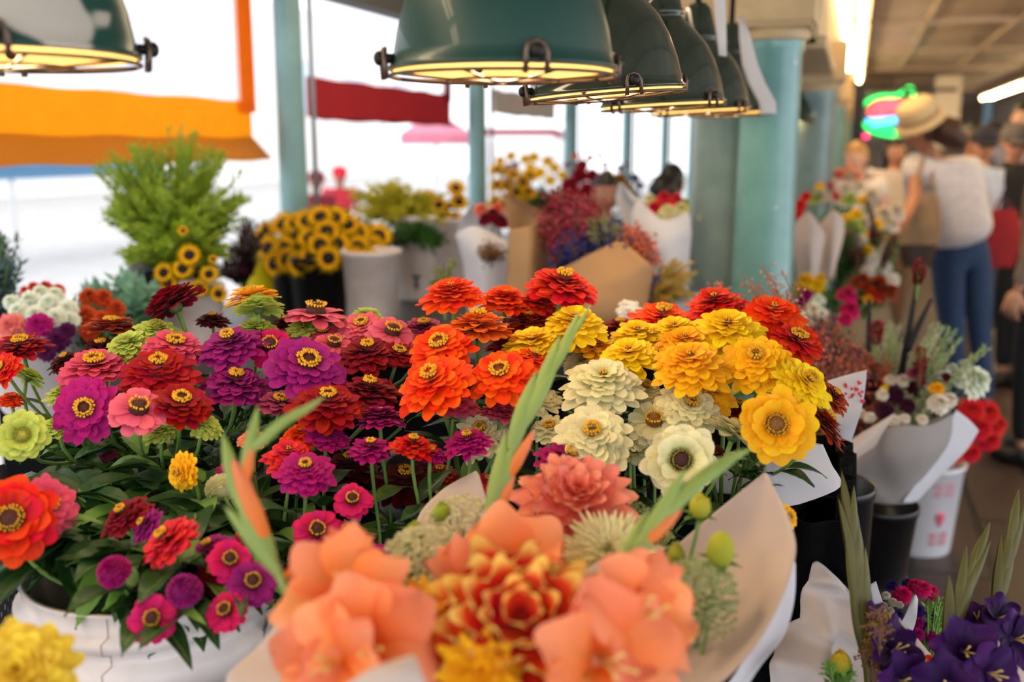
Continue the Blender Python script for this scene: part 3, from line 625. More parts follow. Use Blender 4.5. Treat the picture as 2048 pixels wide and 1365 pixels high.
 (250,1030,100,'double','crimson',8,-28,'front',-0.090,'crimson zinnia nodding among the leaves'),
 (292,1050,76,'double','purple',8,-46,'front',-0.100,'small purple zinnia wedged between two red ones'),
 (335,1080,122,'double','coral',8,-34,'front',-0.140,'coral red zinnia nodding over the white bucket'),
 (445,985,68,'dome','cream',-50,-30,'front',.02,'half-closed cream zinnia hanging among the stems'),
 (362,945,76,'double','gold',40,-72,'front',-.04,'small orange-yellow zinnia turned sideways on a bent stem'),
 (234,1150,72,'dome','magenta',10,-34,'front',-0.150,'small magenta button zinnia with tight scales, over the bucket rim'),
 (372,1190,76,'dome','purple',12,-20,'front',-0.160,'mauve button zinnia with tight scales, lower of the two buttons'),
 (305,1238,96,'single','hotpink',56,-12,'front',-0.170,'hot pink zinnia hanging in front of the white bucket'),
 (420,1098,92,'double','purple',4,-24,'front',-0.090,'purple zinnia seen edge-on beside the coral red one'),
 (428,1150,86,'double','red',22,-20,'front',-0.100,'red zinnia behind the round hot pink one'),
 (460,1120,88,'single','hotpink',48,4,'front',-0.140,'round hot pink zinnia above the violet-pink one'),
 (505,1165,96,'single','purple',44,6,'front',-0.140,'violet-pink single zinnia under the round hot pink one'),
 (452,1222,84,'single','hotpink',34,-26,'front',-0.150,'lowest hot pink zinnia, under the violet-pink one'),
 (486,1076,46,'double','red',20,-10,'front',-0.050,'small red zinnia behind the gladiolus stem'),
 (205,905,60,'semi','dusky',6,0,'front',.14,'dusky zinnia deep among the leaves'),
 (1576,1034,52,'semi','gold',30,60,'yellow',-.06,'small amber zinnia poking out beside the big paper point'),
]
for z in ZL:
    zinnia(*z, leaves=(7 if z[7] == 'front' else 4 if z[7] in ('small', 'mix') else 3))
# ---- loose leafy stems that fill the white bucket
def leafy_stem(px, py, d, label, n=10, h=.2):
    rng = random.Random(px * 7 + py); p = P(px, py, d); bc, br, bz = BUCKET['front']; v = Vector((p.x - bc.x, p.y - bc.y)); f = min(1, .1 / max(v.length, 1e-6))
    bot = Vector((bc.x + v.x*f*.6, bc.y + v.y*f*.6, bz - .2)); rim = Vector((bc.x + v.x*f, bc.y + v.y*f, bz)); o = thing('leafy_stem', label, 'leaves', bot, 'leafy zinnia stems in the white bucket')
    pts = [bot] + bez(rim, rim + Vector((0, 0, .06)), lerp(rim, p, .6) + Vector((0, 0, .03)), p, 7); m = MB(); m.tube(pts, .0028, 6); m.build('stem', stemm, o)
    for k in range(n):
        i = 2 + int(rng.random() * (len(pts) - 2)); a = rng.uniform(0, 6.3); dd = Vector((math.cos(a), math.sin(a), rng.uniform(-.3, .6)))
        m = MB(); leaf(m, pts[i], dd, rng.uniform(.07, .12), rng.uniform(.03, .05), rng, droop=rng.uniform(.5, 1.4)); m.build('leaf', leafz if rng.random() < .8 else leafl, o)
for q in ((90,1100,1.2), (150,1010,1.25), (180,1120,1.16), (250,1100,1.18), (330,1010,1.3), (300,1130,1.16), (390,1060,1.22), (420,1230,1.14), (200,960,1.35), (130,1180,1.14), (480,1240,1.16), (410,980,1.3), (60,1000,1.3), (260,1160,1.13), (360,1240,1.13), (520,1080,1.25)):
    leafy_stem(q[0], q[1] - 15, q[2] + .05, 'green leafy stem without a bloom, spilling over the white bucket')
# ------------------------------------------------------------------ table, cloth and buckets of the zinnia stand
blk = plain('black_cloth', '#08090d', .9, spec=.1, noise_amt=.3, nscale=60); blackp = plain('black_plastic', '#0b0c10', .35, noise_amt=.2, nscale=14)
whitep = plain('white_plastic', '#e4dcdc', .35, nscale=7, col2='#d2c4be')
TX0, TX1, TY0, TY1 = -1.75, -.02, .62, 2.05
o = thing('display_table', 'low display table under a black pleated cloth, carrying the buckets', 'table', ((TX0+TX1)/2, (TY0+TY1)/2, 0))
m = MB(); m.box(((TX0+TX1)/2, (TY0+TY1)/2, TABZ - .02), (TX1-TX0, TY1-TY0, .04)); m.build('table_top', blk, o, smooth=False, bevel=.006)
m = MB(); loop = [(TX0, TY0), (TX1, TY0), (TX1, TY1), (TX0, TY1), (TX0, TY0)]; rows = [[], [], []]
for (ax, ay), (bx, by) in zip(loop, loop[1:]):
    n = int(math.hypot(bx-ax, by-ay) / .012); nx, ny = (by-ay), -(bx-ax); l = math.hypot(nx, ny); nx, ny = nx/l, ny/l
    for i in range(n):
        t = i/n; w = .011*math.sin(i*1.05) + .006*math.sin(i*.37)
        for k, (z, e) in enumerate(((TABZ - .002, .004), (TABZ*.5, .02), (.01, .03))): rows[k].append((lerp(ax, bx, t) + nx*(w*(.3+.7*k/2)+e+.01), lerp(ay, by, t) + ny*(w*(.3+.7*k/2)+e+.01), z))
m.grid(rows, close=True); m.build('pleated_skirt', blk, o)
for sx in (TX0+.06, TX1-.06):
    for sy in (TY0+.06, TY1-.06): m = MB(); m.box((sx, sy, TABZ/2-.02), (.04, .04, TABZ-.04)); m.build('leg', dark, o, smooth=False)
def bucket(name, label, c, r, h, mat, group=None, ribs=True, bail=True, soil=True, seam=False, taper=.86, flat=False):
    """a plastic pail: c is the centre of its rim"""
    o = thing(name, label, 'bucket', (c[0], c[1], c[2] - h), group); M = Matrix.Translation((c[0], c[1], c[2] - h)); b = r * taper; k = r / .15
    m = MB(); R = lambda z: b + (r - b) * z / h
    if ribs: pr = [(b*.96, 0), (b, .006), (R(h-.105*k), h-.105*k), (R(h-.1*k)+.013*k, h-.098*k), (R(h-.07*k)+.015*k, h-.066*k), (R(h-.066*k)+.004*k, h-.06*k), (R(h-.05*k)+.004*k, h-.047*k), (R(h-.045*k)+.011*k, h-.043*k), (R(h-.03*k)+.012*k, h-.03*k), (R(h-.028*k)+.002*k, h-.026*k), (r, h-.004*k), (r+.003*k, h), (r-.004*k, h), (r-.006*k, h-.01*k), (b*.97, .012), (0, .012)]
    else: pr = [(b*.97, 0), (b, .006), (r, h-.02), (r*1.04, h-.018), (r*1.05, h-.002), (r*1.03, h), (r*.98, h-.004), (b*.96, .012), (0, .012)]
    m.lathe(pr, M, 56); m.build('pail', mat, o)
    if soil: m = MB(); m.lathe([(0, h*.6), (R(h*.6) - .008, h*.6)], M, 32); m.build('water', plain('dark_water', '#0c120c', .1), o)
    if bail:
        m = MB(); a = [Vector((r*1.08*math.cos(t*PI/14), -r*.35*math.sin(t*PI/14) - .0, -r*1.05*math.sin(t*PI/14))) for t in range(15)]
        m.tube([M @ (v + Vector((0, 0, h - .05*k))) for v in a], .0025, 6); m.build('bail_handle', plain('bail_wire', '#8d9298', .3, metal=.9), o)
    if seam:
        m = MB(); a = math.atan2(-c[1] + .0, -c[0]) ; 
        for aa, zz in ((a - .35, 0), ):
            m.tube([M @ Vector(((R(h-dz)+off)*math.cos(aa+sh), (R(h-dz)+off)*math.sin(aa+sh), h-dz)) for dz, off, sh in ((.003, .001, 0), (.026, .003, .0), (.03, .0125, -.03), (.043, .0125, -.03), (.047, .005, .01), (.06, .005, .01), (.066, .0155, -.04), (.098, .014, -.04))], .0004, 5)
        m.build('crack', plain('crack_brown', '#8a6a5a', .8), o)
    return o
bucket('bucket', 'white ribbed plastic bucket with a brown crack, filled with leafy zinnias', BC, .15, .385, whitep, seam=True)
for k, lab, rr in (('mix', 'black bucket behind the white one, hidden under the mixed zinnias', .16), ('orange', 'black bucket under the orange zinnias', .14), ('yellow', 'black bucket under the yellow zinnias, inside the pleated cloth', .12), ('cream', 'black bucket under the cream zinnias', .125), ('small', 'black bucket under the small magenta zinnias', .135)):
    c, r, z = BUCKET[k]; bucket('bucket', lab, (c.x, c.y, z), rr, z - TABZ, blackp, bail=False)

# black pleated cloth round the stand of the yellow bunch, by the aisle
pa, pb = P(1420, 1000, 1.52), P(1692, 1000, 1.56); c = BUCKET['yellow'][0]; X0, X1, Y0, Y1, Z1 = c.x - .2, pb.x, c.y - .2, c.y + .24, RIMZ + .0
o = thing('draped_stand', 'black pleated cloth stand at the aisle under the yellow and orange zinnias', 'stand', ((X0+X1)/2, (Y0+Y1)/2, TABZ)); m = MB(); rows = [[], [], []]; loop = [(X0, Y0), (X1, Y0), (X1, Y1), (X0, Y1), (X0, Y0)]
for (ax, ay), (bx, by) in zip(loop, loop[1:]):
    n = int(math.hypot(bx-ax, by-ay) / .009); nx, ny = (by-ay), -(bx-ax); l = math.hypot(nx, ny); nx, ny = nx/l, ny/l
    for i in range(n):
        t = i/n; w = .02*math.sin(i*.9) + .008*math.sin(i*.37)
        for k, (z, e) in enumerate(((Z1, 0), ((Z1+TABZ)*.5, .006), (TABZ + .002, .012))): rows[k].append((lerp(ax, bx, t) + nx*(w*(.5+.25*k)+e), lerp(ay, by, t) + ny*(w*(.5+.25*k)+e), z))
m.grid(rows, close=True); m.build('pleated_cloth', blk, o, solid=.002)
# ------------------------------------------------------------------ papers
def papermat(name, col, trans=.25, col2=None):
    t = NT(name); tc = t.a('TexCoord'); nz = t.a('TexNoise', Scale=6.0, Detail=4, Roughness=.45); t.l(tc.outputs['Object'], nz.inputs['Vector'])
    c = t.mix(t.math('MULTIPLY', nz.outputs['Fac'], .5), S(col), S(col2 or col)); b = t.a('BsdfPrincipled', Roughness=.75); t.l(c, b.inputs['Base Color']); b.inputs['Specular IOR Level'].default_value = .2
    bp = t.a('Bump', Strength=.25, Distance=.01); t.l(nz.outputs['Fac'], bp.inputs['Height']); t.l(bp.outputs[0], b.inputs['Normal'])
    tr = t.a('BsdfTranslucent'); t.l(c, tr.inputs['Color']); mx = t.a('MixShader', Fac=trans); t.l(b.outputs[0], mx.inputs[1]); t.l(tr.outputs[0], mx.inputs[2]); t.l(mx.outputs[0], t.out.inputs[0]); return t.m
pap = papermat('cream_paper', '#dccabf', .25, '#cdb9ac'); papw = papermat('white_paper', '#e2e0e6', .22, '#d2d2da'); kraft = papermat('kraft_paper', '#c29a70', .2, '#ab845c')
def cr(p0, p1, p2, p3, t):
    return p1 * 1.0 + (p2 - p0) * (.5 * t) + (p0*2 - p1*5 + p2*4 - p3) * (.5*t*t) + (p1*3 - p0 - p2*3 + p3) * (.5*t**3)
def crs(pts, n):
    o = []
    for i in range(len(pts) - 1):
        a, b, c, d = pts[max(i-1, 0)], pts[i], pts[i+1], pts[min(i+2, len(pts)-1)]
        o += [cr(a, b, c, d, k / n) for k in range(n)]
    return o + [pts[-1]]
def sheet(mb, rows, n=5, crumple=.0, seed=1):
    """smooth sheet through rows of (px, py, distance) points"""
    R = [crs([P(*q) for q in r], n) for r in rows]; cols = [crs([r[j] for r in R], n) for j in range(len(R[0]))]
    g = [[cols[j][i] for j in range(len(cols))] for i in range(len(cols[0]))]
    if crumple:
        for r in g:
            for k, v in enumerate(r):
                s = v * 14 + Vector((seed, 0, 0)); r[k] = v + FWD * (abs(noise.noise(s)) * crumple * 1.6 + noise.noise(s * 2.3) * crumple * .5)
    mb.grid(g)
def paper_thing(name, label, cat, sheets, loc, group=None):
    o = thing(name, label, cat, loc, group)
    for rows, mat, cru in sheets:
        m = MB(); sheet(m, rows, 6, cru, len(rows)); m.build('sheet', mat, o, solid=.0006)
    return o
# ------------------------------------------------------------------ dahlias, gladioli, buds, umbels
def dahlia_head(M, R, rng, K=8, n0=15, pointed=True, wid=1.5, cup=.5):
    p = MB()
    for k in range(K):
        q = k / (K - 1); n = max(5, round(n0 - (n0*.5)*q)); L = R*(.96 - .7*q)
        ring(p, M, n, R*(.1 - .07*q), R*(.0 + .4*q), L, 2*PI*R*(.6 - .42*q)/n*wid, D(2 + 66*q), D(-16 + 70*q), rng, cup=cup, tipr=.34 if pointed else .2, tipw=.45 if pointed else .85, peak=.55, ruf=.03)
    return p
def big_flower(px, py, d, R, mat, label, tilt, roll, name='dahlia', base=None, **kw):
    rng = random.Random(int(px + py)); c = P(px, py, d); tc = CAM - c; tc.z = 0; tc.normalize()
    a = Quaternion(-tc, D(roll)) @ (Vector((0, 0, 1)) * math.cos(D(tilt)) + tc * math.sin(D(tilt))); b = Vector(base) if base else c - Vector((0, 0, .3))
    o = thing(name, label, 'flower', b); M = frame(c, a); dahlia_head(M, R, rng, **kw).build('petals', mat, o)
    m = MB(); m.lathe([(R*.05, -R*.16), (R*.18, -R*.1), (R*.24, .0), (R*.12, R*.04)], M, 14); m.build('calyx', calyxm, o)
    pts = bez(c - a*R*.1, c - a*R*.8, lerp(b, c, .5), b, 8); m = MB(); m.tube(pts, .0034, 8); m.build('stem', stemm, o); return o
gladleaf = leafmat('gladiolus', '#88a250', '#b0c470', .3); gladdark = leafmat('gladiolus_olive', '#46421a', '#6e6830', .12)
def bract(mb, o, d, L, W, rng, open_=.5):
    """pointed, folded sheath: a half-open cone that tapers to a tip"""
    z = Vector(d).normalized(); F = frame(o, z, rng.choice((RGT, -RGT)) + FWD * rng.uniform(-.4, .4)); rows = []; cs = []
    for i in range(9):
        t = i / 8; w = W * .5 * (math.sin(PI * (.12 + .88 * t) ** .8) ** .8 if t < 1 else 0); row = []
        for j in range(9):
            a = -PI*.8 + 1.6*PI*j/8; row.append(F @ Vector((w*math.cos(a) + .12*L*t*t*open_, w*math.sin(a)*.7, L*t))); cs.append((t, j/8, .4))
        rows.append(row)
    mb.grid(rows, cs)
def blossom(M, R, rng, ruf=.14):
    p = MB()
    for k in range(6):
        inner = k % 2; pet(p, M, k*PI/3 + rng.uniform(-.1, .1), R*.05, R*(.02 + .04*inner), R*rng.uniform(.98, 1.12), R*rng.uniform(.78, .95), D(62), D(rng.uniform(-28, 4)), rng=rng, cup=.3, tipr=.22, nu=8, nv=10, tipw=.6, peak=.6, ruf=ruf, base=.22)
    return p
def gladiolus(label, pts, buds, blossoms, pmat, gmat, name='gladiolus', rad=.0055, group=None, splay=.13):
    """pts: the flower spike from its foot to its tip; buds: (t, side, length, width, coloured); blossoms: (px, py, d, R, (facing))"""
    w = [P(*q) for q in pts]; c = crs(w, 6); rng = random.Random(int(pts[0][0] + pts[-1][0])); o = thing(name, label, 'flower', c[0], group)
    m = MB(); n = len(c); m.tube(c, [rad * (1 - .75 * i / n) for i in range(n)], 9); m.build('stem', gmat, o)
    for t, side, L, W, col in buds:
        i = min(n - 2, int(t * (n - 1))); d = (c[i+1] - c[i]).normalized(); s = RGT * side; dd = (d + s * splay * (1.1 - t*.6)).normalized()
        m = MB(); bract(m, c[i] - d*.004, dd, L, W, rng, .35*side); b = m.build('bract', gmat, o)
        if col:
            m = MB(); q = c[i] + dd*L*.35 + s*W*.25; F = frame(q, dd + s*.1); m.lathe([(0, -L*.3), (W*.34, -L*.1), (W*.42, L*.15), (W*.34, L*.45), (W*.16, L*.68), (0, L*.76)], F, 12); m.build('bud', pmat, o)
    for px, py, d, R, f in blossoms:
        q = P(px, py, d); z = (-FWD) * f[2] + RGT * f[0] + Vector((0, 0, 1)) * f[1]; M = frame(q - z.normalized()*R*.45, z)
        b = blossom(M, R, rng).build('blossom', pmat, o)
        m = MB()
        for k in range(3): a = k*2.1; m.tube([M @ Vector((0, 0, R*.1)), M @ Vector((R*.06*math.cos(a), R*.06*math.sin(a), R*.5)), M @ Vector((R*.14*math.cos(a), R*.14*math.sin(a), R*.72))], R*.018, 5); m.ell(M @ Matrix.Translation((R*.14*math.cos(a), R*.14*math.sin(a), R*.74)), (R*.03, R*.03, R*.07), 6, 4)
        m.build('stamens', plain('stamen', '#e8c878', .6), b)
        k = min(range(n), key=lambda i: (c[i] - q).length); m = MB(); m.tube(bez(c[k], lerp(c[k], q, .4) + Vector((0, 0, .01)), M @ Vector((0, 0, -R*.3)), M @ Vector((0, 0, R*.08)), 6), [.003, .003, .0034, .0042, .006, .0075, .009], 8); m.build('flower_tube', pmat, o)
    return o
def flower_bud(px, py, d, r, label, base, col='#c9c23c', stretch=1.15, tilt=0, group=None):
    rng = random.Random(int(px*3 + py)); c = P(px, py, d); b = Vector(base); o = thing('flower_bud', label, 'bud', b, group); z = Vector((0, 0, 1)) + RGT*tilt - FWD*.15; M = frame(c, z)
    p = MB()
    for k in range(4): ring(p, M, 7, r*.1, -r*.75 + r*.1*k, r*2.1, r*1.2*(1 - .12*k), D(12 + 6*k), D(150), rng, cup=.4, tipr=.3, jit=.05)
    p2 = MB(); p2.ell(M, (r*.9, r*.9, r*stretch), 18, 12); nb = MB(); nb.v = p.v; nb.f = p.f; nb.c = p.c; nb.mi = p.mi; nb.add(p2.v, p2.f, p2.c)
    nb.build('bud', petal('bud_' + col[1:], col, '#9aa83a'), o)
    m = MB()
    for k in range(6): a = k*PI/3; leaf(m, M @ Vector((r*.3*math.cos(a), r*.3*math.sin(a), -r*.95)), M.to_3x3() @ Vector((math.cos(a), math.sin(a), .25)), r*1.3, r*.6, rng, droop=.2)
    m.build('sepals', leafl, o)
    m = MB(); m.tube(bez(M @ Vector((0, 0, -r)), M @ Vector((0, 0, -r*4)), lerp(b, c, .4), b, 8), .0022, 7); m.build('stem', stemm, o); return o
creamf = petal('umbel_cream', '#f0e8bc', '#d8d498', var=.3); umbg = petal('umbel_green', '#c9cf96', '#a4b268', var=.3)
def umbel(px, py, d, R, label, base, mat, n=90, tilt=30, group=None, dome=.35):
    rng = random.Random(int(px + 5*py)); c = P(px, py, d); b = Vector(base); o = thing('umbel_flower', label, 'flower', b, group); tc = -FWD.copy(); tc.z = 0
    M = frame(c, Vector((0, 0, 1))*math.cos(D(tilt)) + tc*math.sin(D(tilt))); f = MB(); s = MB(); foot = M @ Vector((0, 0, -R*.9))
    for k in range(n):
        r = R*math.sqrt((k + .5)/n); a = k*2.39996; z = R*dome*(1 - (r/R)**2) + rng.uniform(-.05, .05)*R; q = M @ Vector((r*math.cos(a), r*math.sin(a), z))
        for j in range(8):
            v = q + Vector((rng.uniform(-1, 1), rng.uniform(-1, 1), rng.uniform(-.4, .6)))*R*.075; F = frame(v, M.to_3x3() @ Vector((rng.uniform(-.5, .5), rng.uniform(-.5, .5), 1)))
            vs = [F @ Vector((0, 0, -.0008))] + [F @ Vector(((R*.075 if i % 2 == 0 else R*.035)*math.cos(i*PI/5), (R*.075 if i % 2 == 0 else R*.035)*math.sin(i*PI/5), .0006)) for i in range(10)]
            f.add(vs, [(0, 1+i, 1+(i+1) % 10) for i in range(10)], [(.8, .5, rng.random())]*11)
        if k % 3 == 0: s.tube([foot, lerp(foot, q, .55) + (q - c)*.12, q], R*.012, 4, False)
    f.build('florets', mat, o); s.tube(bez(foot, foot - Vector((0, 0, .05)), lerp(b, foot, .4), b, 5), .0022, 6); s.build('stem', stemm, o); return o
# ------------------------------------------------------------------ the near bouquet of dahlias and orange gladioli
FB = P(1030, 1560, .93); FB.z = TABZ + .03
def fb(dx=0, dy=0): return FB + RGT*dx + Vector((0, dy, .03))
bucket('bucket', 'black bucket holding the near bouquet in cream paper', (FB.x, FB.y, TABZ + .3), .105, .3, blackp, ribs=False, bail=False)
peach = petal('dahlia_peach', '#ffa48c', '#ea5c40', mid='#f88468'); bic = petal('dahlia_flame', '#ffd668', '#b00c06', mid='#e2340e', mp=.74, bump=.1); mumc = petal('mum_cream', '#f6efc0', '#e4d890')
glo = petal('gladiolus_orange', '#ffa47c', '#ff8420', mid='#ff9656', trans=.35, bump=.12, var=.2); yelp = petal('dahlia_yellow', '#ffc61a', '#f29c06'); lemon = petal('dahlia_lemon', '#f8dc4c', '#e8bc28')
big_flower(1152, 1012, 1.1, .078, peach, 'peach dahlia with broad pointed petals, behind the gladiolus blossoms', 34, 4, base=fb(.03), K=6, n0=12, wid=2.0, cup=.35)
big_flower(1040, 1270, .82, .094, bic, 'flame red dahlia with yellow petal tips, nearest in the bouquet', 40, 2, base=fb(.0), K=5, n0=13, wid=2.0, cup=.38)
big_flower(1218, 1120, 1.02, .062, mumc, 'cream chrysanthemum of narrow petals, behind a point of beige paper', 38, 0, name='chrysanthemum', base=fb(.05), K=9, n0=26, wid=1.3, cup=.5)
big_flower(862, 1262, .86, .056, yelp, 'golden yellow dahlia with long petals beside the flame red one', 40, -20, base=fb(-.05), K=4, n0=11, wid=1.6, cup=.3)
big_flower(965, 1352, .77, .04, yelp, 'small golden dahlia low in front of the flame red one', 46, 0, base=fb(-.02), K=5, n0=11, wid=1.6)
big_flower(620, 1375, .82, .026, yelp, 'golden flower low by the beige paper edge', 36, 0, base=fb(-.07), K=4, n0=10, wid=1.6)
gladiolus('orange gladiolus with a green spike curling over, left of the bouquet', [(640, 1480, .84), (600, 1330, .84), (572, 1180, .85), (505, 1060, .86), (483, 975, .87), (505, 900, .88), (552, 858, .885), (606, 822, .89)],
    [(.34, -1, .075, .016, 0), (.4, 1, .05, .013, 1), (.5, -1, .075, .016, 0), (.56, 1, .045, .012, 1), (.66, -1, .06, .013, 0), (.74, 1, .055, .012, 0), (.84, 1, .05, .01, 0), (.93, 1, .04, .008, 0), (.36, 1, .085, .02, 1)],
    [(690, 1180, .83, .062, (.1, .75, .7)), (735, 1290, .79, .066, (.25, .3, 1)), (655, 1330, .78, .055, (-.3, .2, 1)), (700, 1075, .88, .026, (.1, 1, .2))], glo, gladleaf)
gladiolus('orange gladiolus whose green spike rises straight to the middle of the zinnias', [(985, 1500, .98), (975, 1250, 1.0), (968, 1090, 1.02), (1005, 960, 1.04), (1052, 830, 1.06), (1110, 725, 1.08), (1164, 636, 1.1)],
    [(.38, 1, .06, .016, 1), (.44, -1, .09, .02, 0), (.48, 1, .065, .016, 1), (.6, -1, .09, .019, 0), (.66, 1, .085, .018, 0), (.73, -1, .08, .015, 0), (.8, 1, .075, .013, 0), (.87, -1, .06, .01, 0), (.93, 1, .05, .008, 0)],
    [(1010, 1140, .96, .075, (-.1, .7, .8)), (1065, 1110, .99, .05, (.5, .6, .6)), (930, 1180, .94, .056, (-.6, .3, .9))], glo, gladleaf, rad=.0075)
gladiolus('orange gladiolus whose green spike slants up over the cream zinnia', [(1010, 1480, .8), (1090, 1330, .81), (1180, 1220, .83), (1262, 1110, .86), (1340, 1015, .88), (1410, 955, .9), (1476, 908, .92)],
    [(.3, 1, .08, .018, 0), (.42, -1, .085, .017, 0), (.5, 1, .055, .015, 1), (.56, -1, .08, .015, 0), (.64, 1, .075, .014, 0), (.72, -1, .07, .012, 0), (.8, 1, .06, .01, 0), (.88, -1, .05, .008, 0), (.94, 1, .04, .007, 0)],
    [(1290, 1230, .8, .062, (.5, .6, .7)), (1225, 1330, .77, .07, (.4, .2, 1)), (1330, 1200, .84, .05, (.9, .4, .4))], glo, gladleaf, rad=.006)
for q in ((1400, 1015, 1.04, .0125, 'round yellow-green bud on a short stem against the dark leaves', '#d6c83e'), (1441, 1102, .98, .015, 'largest yellow-green bud, in front of the big cream paper', '#c9c43a'), (1352, 1112, 1.0, .0105, 'small olive bud under the slanting gladiolus spike', '#b5b034'),
          (884, 1026, 1.06, .0105, 'green bud with spread sepals in front of the paper point', '#b4c83c'), (832, 1072, 1.04, .0135, 'yellow-green bud beside the magenta single zinnia', '#c8cc34'), (800, 1186, .96, .011, 'green bud above the golden yellow dahlia', '#a8c83a')):
    flower_bud(*q[:5], base=fb((q[0]-1030)/9000), col=q[5], stretch=1.35 if 'largest' in q[4] else 1.05)
for q in ((850, 1120, .99, .042, 'cream umbel spreading beside the magenta single zinnia', creamf, 110), (925, 1050, 1.06, .04, 'cream umbel under the paper point', creamf, 70), (1400, 1180, .96, .036, 'greenish umbel beneath the largest bud', umbg, 90), (1310, 1095, 1.05, .026, 'greenish umbel crossed by the slanting gladiolus spike', umbg, 50), (1420, 1235, .95, .026, 'greenish umbel low against the cream paper', umbg, 50), (765, 1160, .98, .026, 'small cream umbel next to the magenta single zinnia', creamf, 36), (1265, 1030, 1.12, .02, 'small greenish umbel beside the peach dahlia', umbg, 36)):
    umbel(*q[:5], base=fb((q[0]-1030)/9000), mat=q[5], n=q[6])
paper_thing('bouquet_wrap', 'cream wrapping paper with tall points around the near bouquet', 'wrapping paper', [
  ([[(1522, 952, 1.08), (1530, 947, 1.08), (1537, 955, 1.07)], [(1410, 1042, 1.12), (1500, 1055, 1.1), (1580, 1045, 1.03)], [(1325, 1122, 1.12), (1460, 1140, 1.09), (1590, 1115, 1.0)], [(1270, 1220, 1.06), (1420, 1240, 1.03), (1552, 1225, .95)], [(1190, 1330, 1.0), (1330, 1345, .97), (1470, 1342, .9)], [(1110, 1450, .96), (1200, 1465, .94), (1300, 1470, .9)]], pap, 0),
  ([[(944, 947, 1.2), (952, 943, 1.2), (958, 950, 1.2)], [(880, 984, 1.2), (925, 985, 1.2), (972, 995, 1.19)], [(832, 1048, 1.16), (905, 1055, 1.17), (990, 1065, 1.17)], [(845, 1160, 1.1), (930, 1165, 1.12), (1020, 1170, 1.12)], [(900, 1330, 1.02), (960, 1340, 1.03), (1050, 1340, 1.03)]], pap, 0),
  ([[(646, 1076, 1.0), (649, 1077, 1.0), (652, 1081, 1.0)], [(688, 1130, 1.0), (700, 1132, .99), (712, 1134, .98)], [(726, 1195, .97), (755, 1197, .96), (782, 1204, .95)], [(790, 1290, .93), (815, 1285, .92), (830, 1275, .92)]], papw, 0),
  ([[(590, 1205, .93), (598, 1215, .93), (606, 1225, .93)], [(515, 1295, .91), (565, 1310, .9), (620, 1320, .9)], [(452, 1368, .88), (560, 1390, .87), (680, 1400, .87)], [(560, 1460, .88), (690, 1480, .87), (800, 1480, .87)]], pap, 0),
  ([[(1205, 1119, .98), (1213, 1117, .98), (1221, 1120, .98)], [(1130, 1170, .97), (1205, 1175, .955), (1275, 1165, .96)], [(1115, 1225, .95), (1190, 1235, .94), (1255, 1230, .95)], [(1110, 1330, .93), (1170, 1340, .92), (1230, 1340, .92)]], pap, 0),
  ([[(815, 1313, .72), (826, 1311, .72), (832, 1316, .72)], [(740, 1340, .71), (790, 1345, .7), (845, 1350, .71)], [(670, 1385, .71), (770, 1400, .7), (865, 1400, .71)]], pap, 0)], FB)
paper_thing('bouquet_wrap', 'bluish white outer paper showing under the cream point by the black table skirt', 'wrapping paper', [
  ([[(1580, 1125, 1.06), (1588, 1122, 1.06), (1592, 1130, 1.06)], [(1545, 1190, 1.05), (1572, 1195, 1.05), (1590, 1200, 1.05)], [(1515, 1270, 1.03), (1545, 1275, 1.03), (1570, 1270, 1.03)], [(1470, 1350, 1.0), (1490, 1352, 1.0), (1515, 1345, 1.0)], [(1380, 1460, .98), (1410, 1465, .98), (1440, 1465, .98)]], papw, .004)], FB + Vector((.03, 0, 0)))
big_flower(40, 1352, .84, .05, lemon, 'lemon yellow dahlia at the picture corner below the white bucket', 46, -8, base=(P(30, 1600, .9).x, P(30, 1600, .9).y, TABZ + .01), K=8, n0=15, pointed=False)
# ------------------------------------------------------------------ paper of the yellow and orange bunch
paper_thing('bouquet_wrap', 'white paper collar under the yellow and orange zinnias', 'wrapping paper', [
  ([[(1540, 872, 1.46), (1590, 880, 1.44), (1647, 890, 1.44)], [(1530, 920, 1.44), (1595, 935, 1.42), (1664, 930, 1.42)], [(1520, 985, 1.42), (1590, 1005, 1.41), (1680, 976, 1.41)], [(1540, 1006, 1.41), (1570, 1011, 1.41), (1592, 1010, 1.41)]], papw, .006),
  ([[(1405, 900, 1.62), (1470, 905, 1.62), (1545, 900, 1.6)], [(1420, 985, 1.58), (1480, 990, 1.58), (1545, 985, 1.56)]], papw, .004)], P(1500, 1100, 1.5))
# ------------------------------------------------------------------ patterned bag by the white bucket
t = NT('navy_weave'); tc = t.a('TexCoord'); mp = t.a('Mapping'); mp.inputs['Rotation'].default_value = (.4, .5, .5); mp.inputs['Scale'].default_value = (1, 1, 1); t.l(tc.outputs['Object'], mp.inputs[0]); br = t.a('TexBrick', Scale=70.0); br.offset = .5
for k, v in (('Color1', S('#cfc4bc')), ('Color2', S('#10131c')), ('Mortar', S('#0e111a')), ('Mortar Size', .14), ('Brick Width', .5), ('Row Height', .3), ('Bias', -.1)): br.inputs[k].default_value = v
t.l(mp.outputs[0], br.inputs['Vector']); b = t.a('BsdfPrincipled', Roughness=.85); t.l(br.outputs[0], b.inputs['Base Color']); t.l(b.outputs[0], t.out.inputs[0])
c = P(-20, 1330, 1.32); m = MB(); M = Matrix.Translation((c.x, c.y, TABZ + .17))
rows = []
for i in range(12):
    z = -.17 + .4*i/11; k = 1 - .35*(i/11)**2; rows.append([M @ Vector((.12*k*math.cos(a*PI/14) + .006*math.sin(a*3+i), .09*k*math.sin(a*PI/14), z)) for a in range(28)])
o = thing('cloth_bag', 'navy cloth bag with a woven pattern of white dashes, behind the white bucket', 'bag', (c.x, c.y, TABZ)); m.grid(rows, close=True); m.build('body', t.m, o)
